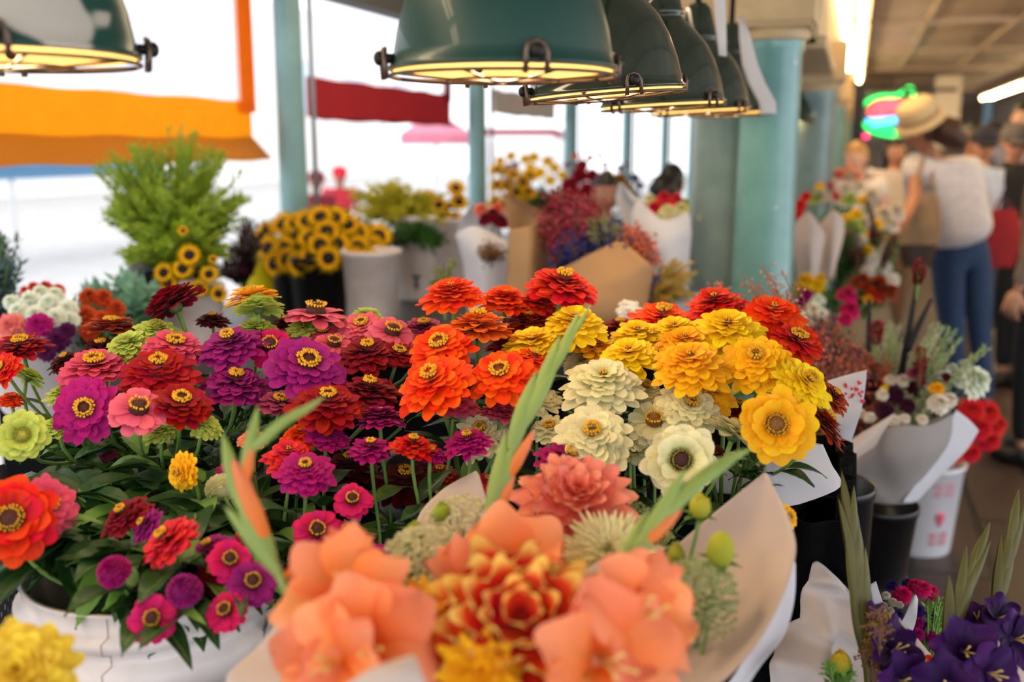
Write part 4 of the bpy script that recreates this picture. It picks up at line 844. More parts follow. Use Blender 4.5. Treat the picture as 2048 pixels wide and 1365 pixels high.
m = MB(); m.tube([M @ Vector((-.06, 0, .2)), M @ Vector((-.05, .02, .3)), M @ Vector((.03, .02, .32)), M @ Vector((.06, 0, .2))], .008, 8); m.build('handle', plain('navy_cloth', '#12151f', .8), o)
# ------------------------------------------------------------------ stall tables behind the zinnias
def table(name, label, x0, x1, y0, y1, z, mat):
    o = thing(name, label, 'table', ((x0+x1)/2, (y0+y1)/2, 0)); m = MB(); m.box(((x0+x1)/2, (y0+y1)/2, z - .02), (x1-x0, y1-y0, .04)); m.build('table_top', mat, o, smooth=False, bevel=.005)
    m = MB(); m.box(((x0+x1)/2, (y0+y1)/2, (z-.05)/2 + .005), (x1-x0-.06, y1-y0-.06, z - .06)); m.build('cloth_skirt', blk, o, smooth=False)
    return o
BT = 1.0; darkwood = plain('dark_table_wood', '#1c1d22', .5, noise_amt=.3, nscale=9)
table('stall_table', 'dark stall table carrying the sunflower buckets beside the open side', -2.28, -1.38, 2.1, 7.2, BT, darkwood)
table('stall_table', 'dark stall table carrying the paper cones beside the teal columns', -1.32, -.66, 2.45, 4.3, BT + .04, darkwood)
table('stall_table', 'low stall table at the aisle, carrying mixed bouquets beyond the columns', -.04, .24, 3.75, 6.0, .72, darkwood)
m = MB(); a, b = P(1290, 622, 2.62), P(1405, 588, 2.9); n = (b - a).normalized(); s = Vector((-n.y, n.x, 0)); rows = [[a - s*.0, b - s*.0], [a + s*.0 - Vector((0, 0, .05)), b - Vector((0, 0, .05))]]
m.grid(rows); m.grid([[a, b], [a + s*.3 - Vector((0, 0, .01)), b + s*.3 - Vector((0, 0, .01))]]); one('tray', m, plain('grey_tray', '#9aa0ac', .4), 'grey-blue tray edge below the brown paper cone', 'tray', loc=a, smooth=False, solid=.006)
# ------------------------------------------------------------------ prototypes
def sun_proto(dark=True):
    rng = random.Random(4); o = thing('sunflower', '', 'flower'); p = MB(); M = Matrix(); R = 1
    ring(p, M, 19, .3, 0, .66, .24, D(14), D(-8), rng, tipr=.5, tipw=.4, peak=.5, cup=.3, nu=2, nv=4); ring(p, M, 17, .28, .03, .6, .22, D(30), D(5), rng, tipr=.5, tipw=.4, peak=.5, cup=.3, nu=2, nv=4)
    p.build('petals', petal('sunflower', '#ffdc00', '#fab800', trans=.4), o)
    c = MB(); c.ell(Matrix.Translation((0, 0, .04)), (.37, .37, .15), 18, 8); c.build('flower_center', plain('sunflower_disc', '#1c0d06', .85, noise_amt=.4, nscale=20), o)
    s = MB(); s.tube([(0, 0, 0), (0, 0, -.5), (.1, 0, -2.6)], .07, 6); s.ell(Matrix.Translation((0, 0, -.05)), (.34, .34, .12), 10, 5); s.build('stem', stemm, o)
    l = MB()
    leaf(l, (0, 0, -.6), (1, .2, .1), 1.1, .7, rng, droop=.6); l.build('leaf', leafz, o); return o
def ball_proto(K=6, n0=14, pointed=False, res=(2, 4)):
    rng = random.Random(9); o = thing('round_flower', '', 'flower'); p = MB()
    for k in range(K):
        q = k/(K-1); n = max(5, round(n0*(1-.5*q))); ring(p, Matrix(), n, .1 - .07*q, .45*q, .96 - .62*q, 2*PI*(.6-.4*q)/n*1.6, D(0 + 66*q), D(-38 + 88*q), rng, cup=.4, tipr=.25, tipw=.6 if pointed else .9, nu=res[0], nv=res[1])
    p.build('petals', COL['cream'], o); s = MB(); s.tube([(0, 0, 0), (0, 0, -1), (.1, 0, -3)], .07, 5); s.build('stem', stemm, o); return o
SUN = sun_proto(); BALL = ball_proto(); PROTOS = {'sun': SUN, 'ball': BALL}
used = set()
def head(kind, px, py, d, wpx, base, label, group=None, mat=None, face=.5, name=None, cat='flower', roll=None):
    """one flower of a bunch: a copy of the prototype, turned outwards from the bunch's foot and partly to the aisle"""
    pr = PROTOS[kind]; o = copy_tree(pr) if kind in used else pr; used.add(kind); c = P(px, py, d); R = wpx*d/FOC/2
    out = (c - Vector(base)).normalized(); tc = -FWD.copy(); z = (out*(1-face) + tc*face).normalized()
    rng = random.Random(int(px*7+py*3)); M = frame(c, z) @ Matrix.Rotation(rng.uniform(0, 6.3), 4, 'Z') @ Matrix.Scale(R, 4); o.matrix_basis = M
    if name: o.name = name
    o['label'] = label; o['category'] = cat
    if group: o['group'] = group
    elif 'group' in o: del o['group']
    for ch in o.children:
        if ch.name.startswith('petals'):
            ch.material_slots[0].link = 'OBJECT'; ch.material_slots[0].material = mat or petal('sunflower', '', '')
    return o
def plume_bunch(name, label, base, tips, mat, n, nl, leaf_len, spread=.35, stem_mat=None, cat='greenery', group=None, seed=2, droop=.0, lw=.3):
    """a sheaf of feathery stems from base to a cloud of tips ((px, py, d, jitter) list)"""
    rng = random.Random(seed); b = Vector(base); o = thing(name, label, cat, b, group); m = MB(); s = MB(); k = stem_mat or stemm
    for i in range(n):
        px, py, d, j = tips[i % len(tips)]; t = P(px + rng.gauss(0, j), py + rng.gauss(0, j*.6), d + rng.gauss(0, .06)); mid = lerp(b, t, .5) + Vector((0, 0, .05)) + (t-b)*rng.uniform(-.05, .05)
        pts = bez(b, lerp(b, mid, .6), mid, t - Vector((0, 0, droop)), 10); s.tube(pts, .0016, 3, False); rv = rng.random()
        for q in range(nl):
            u = .25 + .75*(q/nl); f = u*10; a = min(9, int(f)); p = pts[a].lerp(pts[a+1], f-a); ax = (pts[a+1]-pts[a]).normalized()
            dr = Vector((rng.uniform(-1, 1), rng.uniform(-1, 1), rng.uniform(-.2, .6))); dr = (dr - ax*dr.dot(ax)).normalized()*.75 + ax*.8; L = leaf_len*(1.25-u*.7)*rng.uniform(.7, 1.2); x = ax.cross(dr)
            if x.length < 1e-4: continue
            x = x.normalized()*L*lw*.5; e = p + dr.normalized()*L; mm = lerp(p, e, .5)
            m.add([p, mm + x, e, mm - x], [(0, 1, 2, 3)], [(0, .2, rv), (.5, .3, rv), (1, .2, rv), (.5, .3, rv)])
    m.build('foliage', mat, o, smooth=False); s.build('stems', k, o); return o
def sprig_bunch(name, label, base, tips, mats, n, dots, size, cat='dried flowers', group=None, seed=3, stem_col='#8a5a48'):
    """airy dried sprigs: thin branching stems set with many little buds"""
    rng = random.Random(seed); b = Vector(base); o = thing(name, label, cat, b, group); s = MB(); bs = [MB() for _ in mats]
    for i in range(n):
        px, py, d, j = tips[i % len(tips)]; t = P(px + rng.gauss(0, j), py + rng.gauss(0, j), d + rng.gauss(0, .05)); pts = bez(b, lerp(b, t, .35), lerp(b, t, .7) + Vector((rng.gauss(0, .015), 0, .01)), t, 7); s.tube(pts, .0012, 3, False)
        for q in range(dots):
            f = rng.uniform(3.2, 7); a = min(6, int(f)); p = pts[a].lerp(pts[a+1], f-a); e = p + Vector((rng.gauss(0, 1), rng.gauss(0, 1), rng.gauss(.3, .8))).normalized()*size*rng.uniform(2, 6)
            s.tube([p, e], .0006, 3, False); bs[rng.randrange(len(mats))].ell(Matrix.Translation(e), (size*.6, size*.6, size*.7), 5, 3, rnd=rng.random())
    s.build('stems', plain('dry_stem_' + stem_col[1:], stem_col, .8), o)
    for k, mt in zip(bs, mats):
        if k.v: tag(k.build('buds', mt, o), kind='stuff')
    return o
# ------------------------------------------------------------------ sunflower bunches
def yb(px, d, z): # foot of a bunch on a surface of height z
    p = P(px, 600, d); p.z = z; return p
b1 = yb(648, 3.55, BT + .16)
for x, y in ((571,494),(566,449),(620,477),(654,463),(675,489),(657,517),(623,514),(598,528),(715,495),(715,466),(703,518),(746,495),(757,512),(641,435),(669,436),(614,442),(592,447),(531,468),(536,497),(549,528),(694,450),(758,472),(588,470),(640,490),(735,520),(575,520)):
    head('sun', x, y, 3.42 + abs(x-648)*.0012 + (500-y)*.001, 74, b1, 'yellow sunflower with a dark disc in the big round bunch by the white bucket', 'sunflowers of the round bunch', face=.62)
b2 = yb(380, 2.95, BT + .18)
for x, y, w in ((379,511,62),(336,566,52),(328,546,56),(366,538,60),(418,549,50),(399,577,50),(366,462,30),(426,519,26),(437,588,48),(316,584,46)):
    head('sun', x, y, 2.8, w, b2, 'yellow sunflower in the small bunch in front of the feathery green sheaf', 'sunflowers of the small bunch', face=.55)
b3 = yb(895, 4.35, BT + .2)
for x, y in ((912,377),(878,411),(854,396),(894,468),(909,441),(918,405),(885,432),(866,418),(925,455),(846,412)): head('sun', x, y, 4.2, 52, b3, 'yellow sunflower in the bunch in front of the second slim post', 'sunflowers before the second post', face=.5)
b4 = yb(1030, 5.2, BT + .25)
for x, y in ((995,371),(1026,349),(1045,368),(1057,386),(1032,389),(995,340),(1008,411),(990,405),(1060,352),(1040,410),(1012,372)): head('sun', x, y, 5.1, 46, b4, 'yellow sunflower in the tall bunch behind the brown paper', 'sunflowers of the tall bunch', face=.5)
def buck(px, pyb, d, r, h, mat, label, z=None, group=None, ribs=False):
    p = P(px, 600, d); return bucket('bucket', label, (p.x, p.y, (z if z is not None else BT) + h), r, h, mat, group=group, ribs=ribs, bail=False)
yellowp = plain('yellow_plastic', '#f2d60c', .4)
buck(545, 610, 3.75, .11, .26, yellowp, 'yellow bucket half hidden beside the round sunflower bunch')
buck(640, 610, 3.55, .105, .22, blackp, 'black bucket holding the round sunflower bunch')
buck(590, 610, 3.62, .08, .2, blackp, 'slim black bucket standing behind the black sunflower bucket')
buck(745, 628, 3.45, .1, .25, whitep, 'plain white bucket beside the black sunflower bucket')
buck(832, 600, 4.0, .085, .33, whitep, 'tall white bucket with a small grey mark, behind the plain white one')
buck(898, 600, 4.35, .12, .3, whitep, 'white bucket under the sunflowers by the second post')
buck(385, 640, 2.95, .09, .2, whitep, 'white bucket under the small sunflower bunch')
q = P(833, 565, 3.9); m = MB(); m.box((0, 0, 0), (.016, .004, .05), Matrix.Translation(q)); m.box((0, 0, .024), (.04, .004, .01), Matrix.Translation(q)); one('bucket_mark', m, plain('grey_mark', '#55585e', .6), 'small dark grey mark on the tall white bucket', 'mark', loc=q)
p = P(345, 600, 3.15); bucket('bucket', 'dark bucket holding the feathery green sheaf', (p.x, p.y, BT + .24), .12, .24, blackp, ribs=False, bail=False)
# ------------------------------------------------------------------ feathery greens and filler
feath = leafmat('feathery_green', '#6a9422', '#bccc44', .45, .6); gold = leafmat('goldenrod', '#a8a828', '#d4c640', .35, .6); deep = leafmat('deep_green', '#2f5426', '#4f7a38', .25); bluegr = leafmat('blue_green', '#5d9078', '#8ab89a', .3); darkpl = leafmat('dark_purple', '#2c0f20', '#4e1c38', .15)
plume_bunch('feathery_sheaf', 'tall feathery light green sheaf under the orange awning', yb(350, 3.15, BT + .2), [(230,330,3.05,22),(300,300,3.1,26),(370,285,3.15,26),(440,310,3.15,22),(255,400,3.0,26),(330,380,2.98,30),(410,390,3.02,30),(450,440,3.1,22),(290,450,2.95,26),(370,440,2.98,30),(225,430,3.05,14),(280,510,2.95,18),(440,500,3.05,22),(340,480,2.92,30),(390,450,2.95,30),(480,400,3.15,14)], feath, 330, 60, .05, lw=.26)
plume_bunch('goldenrod_bunch', 'yellow-green goldenrod bunch behind the round sunflower bunch', yb(820, 4.0, BT + .28), [(720,400,3.95,20),(770,385,4.0,22),(800,400,3.95,24),(845,410,4.0,20),(750,430,3.9,22),(810,440,3.9,24),(860,440,3.95,16)], gold, 90, 50, .05)
plume_bunch('deep_green_foliage', 'deep green foliage under the goldenrod', yb(840, 3.95, BT + .2), [(820,470,3.85,20),(860,480,3.9,18),(790,480,3.85,16)], deep, 50, 26, .06)
plume_bunch('dark_amaranth', 'dark purple amaranth between the feathery sheaf and the sunflowers', yb(490, 3.4, BT + .1), [(500,450,3.4,14),(485,500,3.35,18),(470,540,3.3,16),(505,480,3.4,10)], darkpl, 70, 40, .04)
plume_bunch('dark_purple_stock', 'dark purple flower plumes beside the goldenrod', yb(760, 3.8, BT + .1), [(735,450,3.75,10),(760,460,3.75,14),(785,475,3.75,12),(770,490,3.7,12)], darkpl, 60, 40, .03)
plume_bunch('dark_conifer_foliage', 'dark blue-green foliage at the far picture edge', yb(-30, 2.6, BT), [(5,480,2.55,14),(15,530,2.5,16),(10,580,2.5,20),(-30,520,2.5,20)], leafmat('slate_green', '#22394a', '#3a5a58', .2), 70, 40, .045)
plume_bunch('grey_green_foliage', 'pale blue-green leafy stems lying below the feathery sheaf', yb(250, 2.8, BT), [(230,590,2.7,16),(280,600,2.7,16),(250,560,2.75,18),(300,580,2.75,14),(190,580,2.7,14)], bluegr, 60, 18, .07, lw=.4)
plume_bunch('leaf_filler', 'green filler foliage under the coral and white flowers', yb(120, 2.3, BT), [(60,660,2.25,24),(130,640,2.25,24),(200,650,2.25,24)], deep, 60, 20, .06)
# pale vase and the mixed heads by the picture edge
bk = yb(90, 2.3, BT + .02); bucket('bucket', 'pale grey bucket under the white and magenta heads', (bk.x, bk.y, BT + .2), .13, .2, plain('pale_grey_plastic', '#c9c4c6', .4), ribs=False, bail=False)
def cluster(kind, base, items, label, group, mat, face=.4, name='dahlia'):
    for px, py, d, w in items: head(kind, px, py, d, w, base, label, group if len(items) > 1 else None, mat, face, name)
whitef = petal('white', '#f4f8ee', '#d4e4c8'); coralf = petal('coral_orange', '#f4602c', '#c43a14'); 
cluster('ball', bk, [(60,600,2.2,50),(98,606,2.18,52),(134,618,2.18,52),(36,622,2.15,46),(110,590,2.25,44),(80,586,2.25,42),(140,640,2.15,46),(70,628,2.14,46),(112,634,2.12,50),(22,604,2.2,40)], 'white dahlia in the pale cluster by the picture edge', 'white dahlias by the edge', whitef)
cluster('ball', bk, [(68,576,2.35,34),(92,574,2.36,34),(116,580,2.34,34),(50,582,2.36,26)], 'coral dahlia at the back of the white cluster', 'coral dahlias behind the white ones', coralf)
cluster('ball', bk, [(178,594,2.3,48),(206,596,2.3,48),(232,618,2.3,48),(172,630,2.22,50),(204,640,2.22,50),(180,662,2.2,46),(222,650,2.25,44)], 'rusty orange dahlia beside the white cluster', 'rusty orange dahlias beside the white ones', petal('rusty_orange', '#dc5420', '#8a2410'))
cluster('ball', bk, [(22,652,2.05,66),(8,690,2.02,50)], 'pale coral pink dahlia below the white cluster', 'pale coral pink dahlias at the edge', petal('pale_coral', '#f48c86', '#dc5c64'))
cluster('ball', bk, [(78,650,2.05,62)], 'bright magenta dahlia between the white and pale coral ones', '', COL['magenta'])
cluster('ball', bk, [(116,680,2.05,56),(92,702,2.02,50),(134,660,2.06,40)], 'dark purple dahlia below the bright magenta one', 'dark purple dahlias', petal('dark_purple', '#5e0f52', '#340828'))
# ------------------------------------------------------------------ far mixed rows behind the paper cones
bq = yb(1110, 6.0, BT + .1)
cluster('ball', bq, [(1000,322,5.9,26),(1022,312,5.9,26),(1050,318,5.8,26),(1068,314,5.8,28),(1095,322,5.8,28),(1110,335,5.75,26),(1080,345,5.7,30),(1060,335,5.75,26),(1125,350,5.7,24),(1100,360,5.7,26)], 'yellow bloom in the far mixed row', 'yellow blooms in the far row', COL['yellow'])
cluster('ball', bq, [(1015,335,5.85,24),(1030,330,5.85,22),(1005,345,5.8,20),(1135,330,5.9,22),(1210,330,6.0,20),(1240,338,6.0,24),(1255,330,6.1,20)], 'lilac bloom in the far mixed row', 'lilac blooms in the far row', petal('lilac', '#c8a8d0', '#8a5a98'))
cluster('ball', bq, [(1140,370,5.4,40),(1160,350,5.4,40),(1175,380,5.35,40),(1150,395,5.3,40),(1185,350,5.45,34),(1130,400,5.3,34),(1190,402,5.3,36),(1165,330,5.5,30)], 'dark red bloom in the far mixed row', 'dark red blooms in the far row', COL['crimson'])
cluster('ball', bq, [(1215,352,5.6,36),(1240,360,5.6,36),(1225,380,5.55,38),(1255,378,5.6,30),(1205,372,5.55,32)], 'brownish gold bloom in the far mixed row', 'brownish gold blooms in the far row', petal('brown_gold', '#b8860c', '#6a4408'))
cluster('ball', bq, [(1270,356,6.0,26),(1280,372,6.0,24),(1272,390,5.9,22)], 'purple bloom at the end of the far mixed row', 'purple blooms in the far row', petal('violet', '#5a3a98', '#34206a'))
cluster('ball', bq, [(1150,312,6.0,22),(1180,316,6.0,22),(1200,312,6.1,20)], 'peach bloom at the top of the far mixed row', 'peach blooms in the far row', COL['peach'])
plume_bunch('row_foliage', 'dark green foliage of the far mixed row', bq, [(1020,380,5.9,24),(1080,390,5.8,24),(1150,380,5.8,24),(1220,390,5.8,24),(1270,400,5.9,16)], deep, 80, 20, .1)
# ------------------------------------------------------------------ paper cones on the middle table
def cone(label, front, back, mat, loc, group=None, cru=.008): return paper_thing('paper_cone', label, 'wrapping paper', [(back, mat, cru), (front, mat, cru)], loc, group)
cone('white paper cone with two tall points beside the brown one', [[(910,470,3.15),(950,452,3.1),(1010,480,3.12)], [(912,480,3.15),(962,500,3.05),(1020,490,3.1)], [(930,545,3.15),(970,550,3.05),(1022,545,3.1)], [(935,625,3.15),(975,625,3.08),(1020,625,3.12)]],
     [[(944,408,3.25),(950,406,3.25),(958,414,3.25)], [(915,460,3.3),(960,450,3.32),(1000,455,3.3)], [(925,520,3.3),(970,520,3.32),(1010,520,3.3)], [(935,625,3.25),(975,625,3.28),(1020,625,3.25)]], papw, P(975, 625, 3.2))
cone('tall brown paper cone with one long point', [[(1018,460,2.95),(1060,452,2.88),(1098,440,2.95)], [(1015,520,2.95),(1060,520,2.86),(1105,500,2.95)], [(1010,640,2.95),(1060,640,2.88),(1108,640,2.95)]],
     [[(1003,388,3.08),(1012,386,3.08),(1024,392,3.08)], [(1012,425,3.1),(1050,415,3.12),(1090,425,3.08)], [(1018,470,3.1),(1060,470,3.14),(1105,450,3.08)], [(1012,640,3.1),(1060,640,3.12),(1108,640,3.08)]], kraft, P(1060, 640, 3.0))
cone('brown paper cone lying on its side, open towards the columns', [[(1110,545,2.75),(1180,508,2.7),(1240,480,2.7)], [(1120,600,2.7),(1200,565,2.64),(1290,520,2.66)], [(1130,650,2.7),(1210,620,2.62),(1306,548,2.68)], [(1180,680,2.7),(1240,660,2.66),(1288,640,2.7)]],
     [[(1120,540,2.85),(1180,510,2.9),(1240,484,2.85)], [(1130,600,2.9),(1210,560,2.95),(1296,530,2.85)], [(1180,680,2.8),(1240,660,2.85),(1288,640,2.8)]], kraft, P(1220, 640, 2.75))
cone('white paper cone with a high curled point, holding orange and cream heads', [[(1275,398,3.4),(1300,420,3.35),(1330,440,3.34),(1378,425,3.38)], [(1262,440,3.4),(1300,470,3.32),(1340,470,3.32),(1384,460,3.38)], [(1280,500,3.4),(1310,520,3.34),(1345,520,3.34),(1380,510,3.4)], [(1300,600,3.42),(1330,600,3.38),(1350,600,3.38),(1376,600,3.42)]],
     [[(1238,368,3.55),(1244,366,3.55),(1252,380,3.55),(1262,400,3.55)], [(1232,400,3.58),(1270,400,3.6),(1320,430,3.6),(1376,430,3.55)], [(1245,440,3.58),(1280,450,3.6),(1320,460,3.6),(1376,470,3.55)], [(1300,600,3.5),(1330,600,3.52),(1350,600,3.52),(1376,600,3.5)]], papw, P(1340, 600, 3.45))
bw = yb(1335, 3.46, BT + .05)
cluster('ball', bw, [(1310,418,3.46,42),(1352,402,3.46,40),(1328,396,3.48,36)], 'orange bloom inside the white paper cone with the curled point', 'orange blooms in the white cone', COL['coral']); cluster('ball', bw, [(1335,425,3.42,44),(1362,420,3.44,42),(1300,400,3.5,32)], 'cream bloom inside the white paper cone with the curled point', 'cream blooms in the white cone', COL['cream']); cluster('ball', bw, [(1370,408,3.46,30),(1318,440,3.42,28)], 'pale green bloom inside the white paper cone with the curled point', 'pale green blooms in the white cone', COL['lime'])
bb = yb(975, 3.2, BT + .05); cluster('ball', bb, [(985,432,3.2,44),(1003,445,3.2,40),(970,440,3.2,34)], 'muted red bloom inside the white paper cone beside the brown one', 'red blooms in the first white cone', COL['crimson']); cluster('ball', bb, [(962,420,3.22,36),(995,418,3.24,36)], 'pale pink bloom inside the white paper cone beside the brown one', 'pale pink blooms in the first white cone', COL['peach'])
dr = [petal('dry_red', '#b0243c', '#7a1428'), petal('dry_pink', '#d0506a', '#a03048')]; dbl = [petal('dry_blue', '#3a4690', '#262e6a')]; dst = [petal('straw', '#d8a850', '#a87a30')]
sprig_bunch('dried_sprigs', 'airy dried red sprigs between the tall brown cone and the lying one', P(1150, 560, 2.85), [(1110,410,2.9,16),(1140,440,2.85,20),(1160,470,2.85,22),(1120,480,2.85,18),(1175,420,2.9,18)], dr, 90, 26, .008, seed=5)
sprig_bunch('dried_sprigs', 'dried blue statice behind the edge of the lying brown cone', P(1180, 580, 2.85), [(1130,510,2.8,12),(1165,500,2.82,14),(1200,480,2.82,12),(1220,500,2.8,12)], dbl, 60, 26, .008, seed=6)
plume_bunch('dried_grass', 'curling greyish dried grass heads above the lying brown cone', P(1215, 560, 2.82), [(1180,430,2.85,10),(1205,425,2.85,12),(1235,440,2.82,12),(1245,460,2.8,10),(1195,460,2.82,12)], leafmat('dry_grass', '#7a765a', '#b0a988', .3), 60, 40, .02, cat='dried flowers', droop=.02)
sprig_bunch('dried_sprigs', 'coral dried sprigs poking past the lying brown cone', P(1250, 600, 2.8), [(1275,480,2.8,12),(1290,520,2.75,10),(1260,470,2.82,10)], [petal('dry_coral', '#f08a6a', '#c85a40')], 40, 20, .007, seed=7)
plume_bunch('straw_bunch', 'straw yellow dried bunch lying beside the column foot', P(1300, 640, 2.75), [(1350,530,2.8,16),(1365,560,2.8,18),(1340,570,2.75,16),(1370,590,2.78,14)], leafmat('straw', '#b8863a', '#d8ac58', .3), 110, 36, .02, cat='dried flowers')
m = MB(); sheet(m, [[(1262,610,2.72),(1300,560,2.74),(1335,545,2.76)], [(1280,640,2.7),(1320,600,2.72),(1350,575,2.74)]], 6, .01); one('blue_paper', m, plain('navy_paper', '#2a3a78', .7), 'navy blue paper edge beside the lying brown cone', 'paper', loc=P(1300, 600, 2.72), solid=.001)
m = MB(); c = P(1258, 625, 2.0); m.ell(Matrix.Translation(c), (.022, .022, .024), 14, 10)
rg = random.Random(3)
for k in range(24): a = rg.uniform(0, 6.3); e = rg.uniform(-.6, 1.2); v = Vector((math.cos(a)*math.cos(e), math.sin(a)*math.cos(e), math.sin(e))); m.ell(Matrix.Translation(c + v*.022), (.006, .006, .006), 6, 4)
m.tube([c, c - Vector((0, 0, .35))], .002, 5); one('dried_seed_head', m, plain('ivory', '#e4dccf', .8), 'ivory dried seed head just behind the yellow zinnias', 'dried flower', loc=c)
plume_bunch('thyme_sprig', 'olive sprigs rising behind the topmost orange zinnia', P(890, 640, 2.3), [(870,540,2.3,5),(905,530,2.32,5),(880,560,2.28,8)], leafmat('olive_sprig', '#6a6a34', '#8a8a50', .2), 8, 26, .025)

sprig_bunch('dried_sprigs', 'small golden brown dried sprig stuck to the front of the first white paper cone', P(988, 525, 3.06), [(975,502,3.02,5),(998,506,3.02,5),(968,510,3.02,4)], [petal('dry_gold_brown', '#9a7838', '#6a4c1c')], 16, 12, .006, seed=61)
c = P(20, 338, 15); o = thing('street_canopy', 'pale blue canopy out in the street under the orange awning', 'canopy', (c.x, c.y, -.11))
m = MB(); m.box((0, 0, 0), (.06, 6.5, .32), Matrix.Translation(c)); m.box((.4, 0, .1), (.8, 6.5, .04), Matrix.Translation(c)); m.build('canvas', plain('pale_blue_canvas', '#8abce0', .8), o, smooth=False)
for k in range(3): m = MB(); m.tube([c + Vector((0, -3 + 3*k, 0)), Vector((c.x, c.y - 3 + 3*k, -.11))], .03, 8); m.build('post', plain('white_pole', '#e5e5e5', .5), o)
# ------------------------------------------------------------------ bouquets along the aisle, beyond the columns
AT = .72
ba = P(1640, 620, 4.1)
cone('cream paper cone with scalloped points next to the teal column', [[(1588,452,4.0),(1618,424,3.95),(1646,462,3.95)], [(1586,490,4.0),(1620,490,3.9),(1650,480,3.95)], [(1598,560,4.0),(1622,560,3.96),(1636,560,4.0)]], [[(1596,440,4.1),(1615,436,4.14),(1636,440,4.1)], [(1600,560,4.1),(1620,560,4.12),(1640,560,4.1)]], pap, ba)
cone('cream paper cone with a rounded edge, second from the teal column', [[(1640,458,4.05),(1666,420,4.0),(1688,440,4.02)], [(1638,490,4.05),(1666,490,3.95),(1688,475,4.02)], [(1640,560,4.05),(1660,560,4.0),(1670,540,4.04)]], [[(1640,448,4.16),(1660,430,4.2),(1680,440,4.16)], [(1642,560,4.14),(1660,560,4.16),(1672,560,4.14)]], pap, ba + Vector((.08, .05, 0)))
bx = P(1730, 640, 4.6)
def cl(items, col, label, group, base=None, name='bloom', face=.45): cluster('ball', base if base is not None else bx, items, label, group, col if not isinstance(col, str) else COL[col], face, name)
ivory = petal('ivory', '#f2e8da', '#d8c8ac')
cl([(1600,410,4.2,30),(1612,392,4.25,24),(1598,430,4.15,24)], 'scarlet', 'red bloom at the edge of the teal column above the cream cones', 'red blooms above the cream cones')
cl([(1765,432,4.7,56),(1790,424,4.75,52),(1742,392,5.0,48),(1718,372,5.2,40),(1690,378,5.2,40),(1782,450,4.65,44),(1650,395,5.0,34),(1700,350,5.4,34)], ivory, 'ivory bloom in the mixed bouquets where the shopper reaches', 'ivory blooms by the shopper')
cl([(1725,402,4.9,34),(1712,430,4.7,36),(1755,448,4.6,30),(1690,440,4.7,30),(1735,500,4.5,30),(1640,375,5.0,28)], 'yellow', 'yellow bloom in the mixed bouquets where the shopper reaches', 'yellow blooms by the shopper')
cl([(1700,400,4.9,40),(1708,455,4.6,44),(1722,470,4.6,34),(1630,400,5.0,34)], 'lime', 'pale green bloom in the mixed bouquets where the shopper reaches', 'pale green blooms by the shopper')
cl([(1675,352,5.4,40),(1698,345,5.5,38),(1715,358,5.4,34)], 'peach', 'peach bloom at the far end of the mixed bouquets', 'peach blooms at the far end')
cl([(1672,395,5.1,34),(1660,372,5.2,26),(1745,470,4.6,26),(1692,470,4.6,24)], 'coral', 'coral bloom in the mixed bouquets where the shopper reaches', 'coral blooms by the shopper')
cl([(1765,500,4.4,40),(1735,545,4.3,40),(1770,535,4.3,36),(1748,520,4.3,36),(1785,560,4.2,36),(1720,480,4.5,34)], ivory, 'cream bloom below the ivory ones near the shopper', 'cream blooms near the shopper')
for k, (a, b, c, d) in enumerate(((1735,400,1755,520), (1790,470,1760,560), (1725,520,1690,600), (1700,450,1718,560))):
    plume_bunch('amaranth_plume', 'dark burgundy amaranth plume among the mixed bouquets', P(c, d, 4.3), [(a, b, 4.35, 4), ((a+c)//2, (b+d)//2, 4.3, 6)], leafmat('burgundy', '#3c0c18', '#6a1428', .2), 16, 30, .03, cat='flower', group='burgundy plumes among the bouquets', seed=k+11)
plume_bunch('bouquet_foliage', 'green and olive foliage under the mixed bouquets', bx, [(1640,440,4.5,30),(1700,480,4.5,30),(1760,500,4.5,30),(1700,420,4.9,30),(1740,560,4.3,30),(1660,590,4.2,26)], deep, 110, 18, .08)
b5 = P(1690, 760, 3.4); bxx = b5
cl([(1750,578,3.6,78),(1722,566,3.65,56),(1778,585,3.6,50)], 'rust', 'rust red dahlia above the white statice', 'rust red dahlias above the statice', b5, 'dahlia')
cl([(1694,592,3.55,54),(1700,622,3.5,50),(1690,640,3.45,38)], 'hotpink', 'magenta-pink bloom in the tall stack above the white statice', 'magenta-pink blooms above the statice', b5)
cl([(1612,566,3.6,54),(1632,574,3.6,46),(1640,560,3.65,36),(1604,580,3.55,40)], COL['yellow'], 'lemon bloom beside the teal column above the coral sprigs', 'lemon blooms above the coral sprigs', b5)
cl([(1612,590,3.5,38),(1602,604,3.5,30)], 'magenta', 'magenta bloom under the lemon ones', 'magenta blooms under the lemon ones', b5)
cl([(1636,602,3.4,36),(1626,618,3.35,36),(1645,628,3.3,30),(1600,632,3.3,32),(1612,648,3.25,28)], whitef, 'white bell bloom above the coral sprigs', 'white blooms above the coral sprigs', b5)
cl([(1735,600,3.55,28)], 'gold', 'small golden bloom under the rust red dahlias', '', b5)
cn = [petal('dry_coral2', '#f07850', '#c84a30'), petal('dry_navy', '#2a2e58', '#1a1c3c'), petal('dry_pinkish', '#e8a08a', '#c87060')]
sprig_bunch('dried_sprigs', 'coral and navy dried sprigs behind the orange-red zinnia', P(1745, 985, 2.5), [(1630,640,2.6,18),(1660,670,2.6,22),(1690,690,2.6,22),(1620,690,2.6,22),(1660,720,2.55,24),(1700,730,2.55,20)], cn, 100, 22, .0055, seed=21)
sprig_bunch('dried_sprigs', 'pink airy sprigs in front of the teal column', P(1672, 905, 1.86), [(1430,580,2.1,10),(1500,570,2.1,16),(1540,560,2.1,18),(1570,590,2.1,14),(1400,590,2.1,10)], [petal('dry_blush', '#f0b8a8', '#d08878'), petal('dry_coral', '', '')], 46, 14, .0045, seed=22)
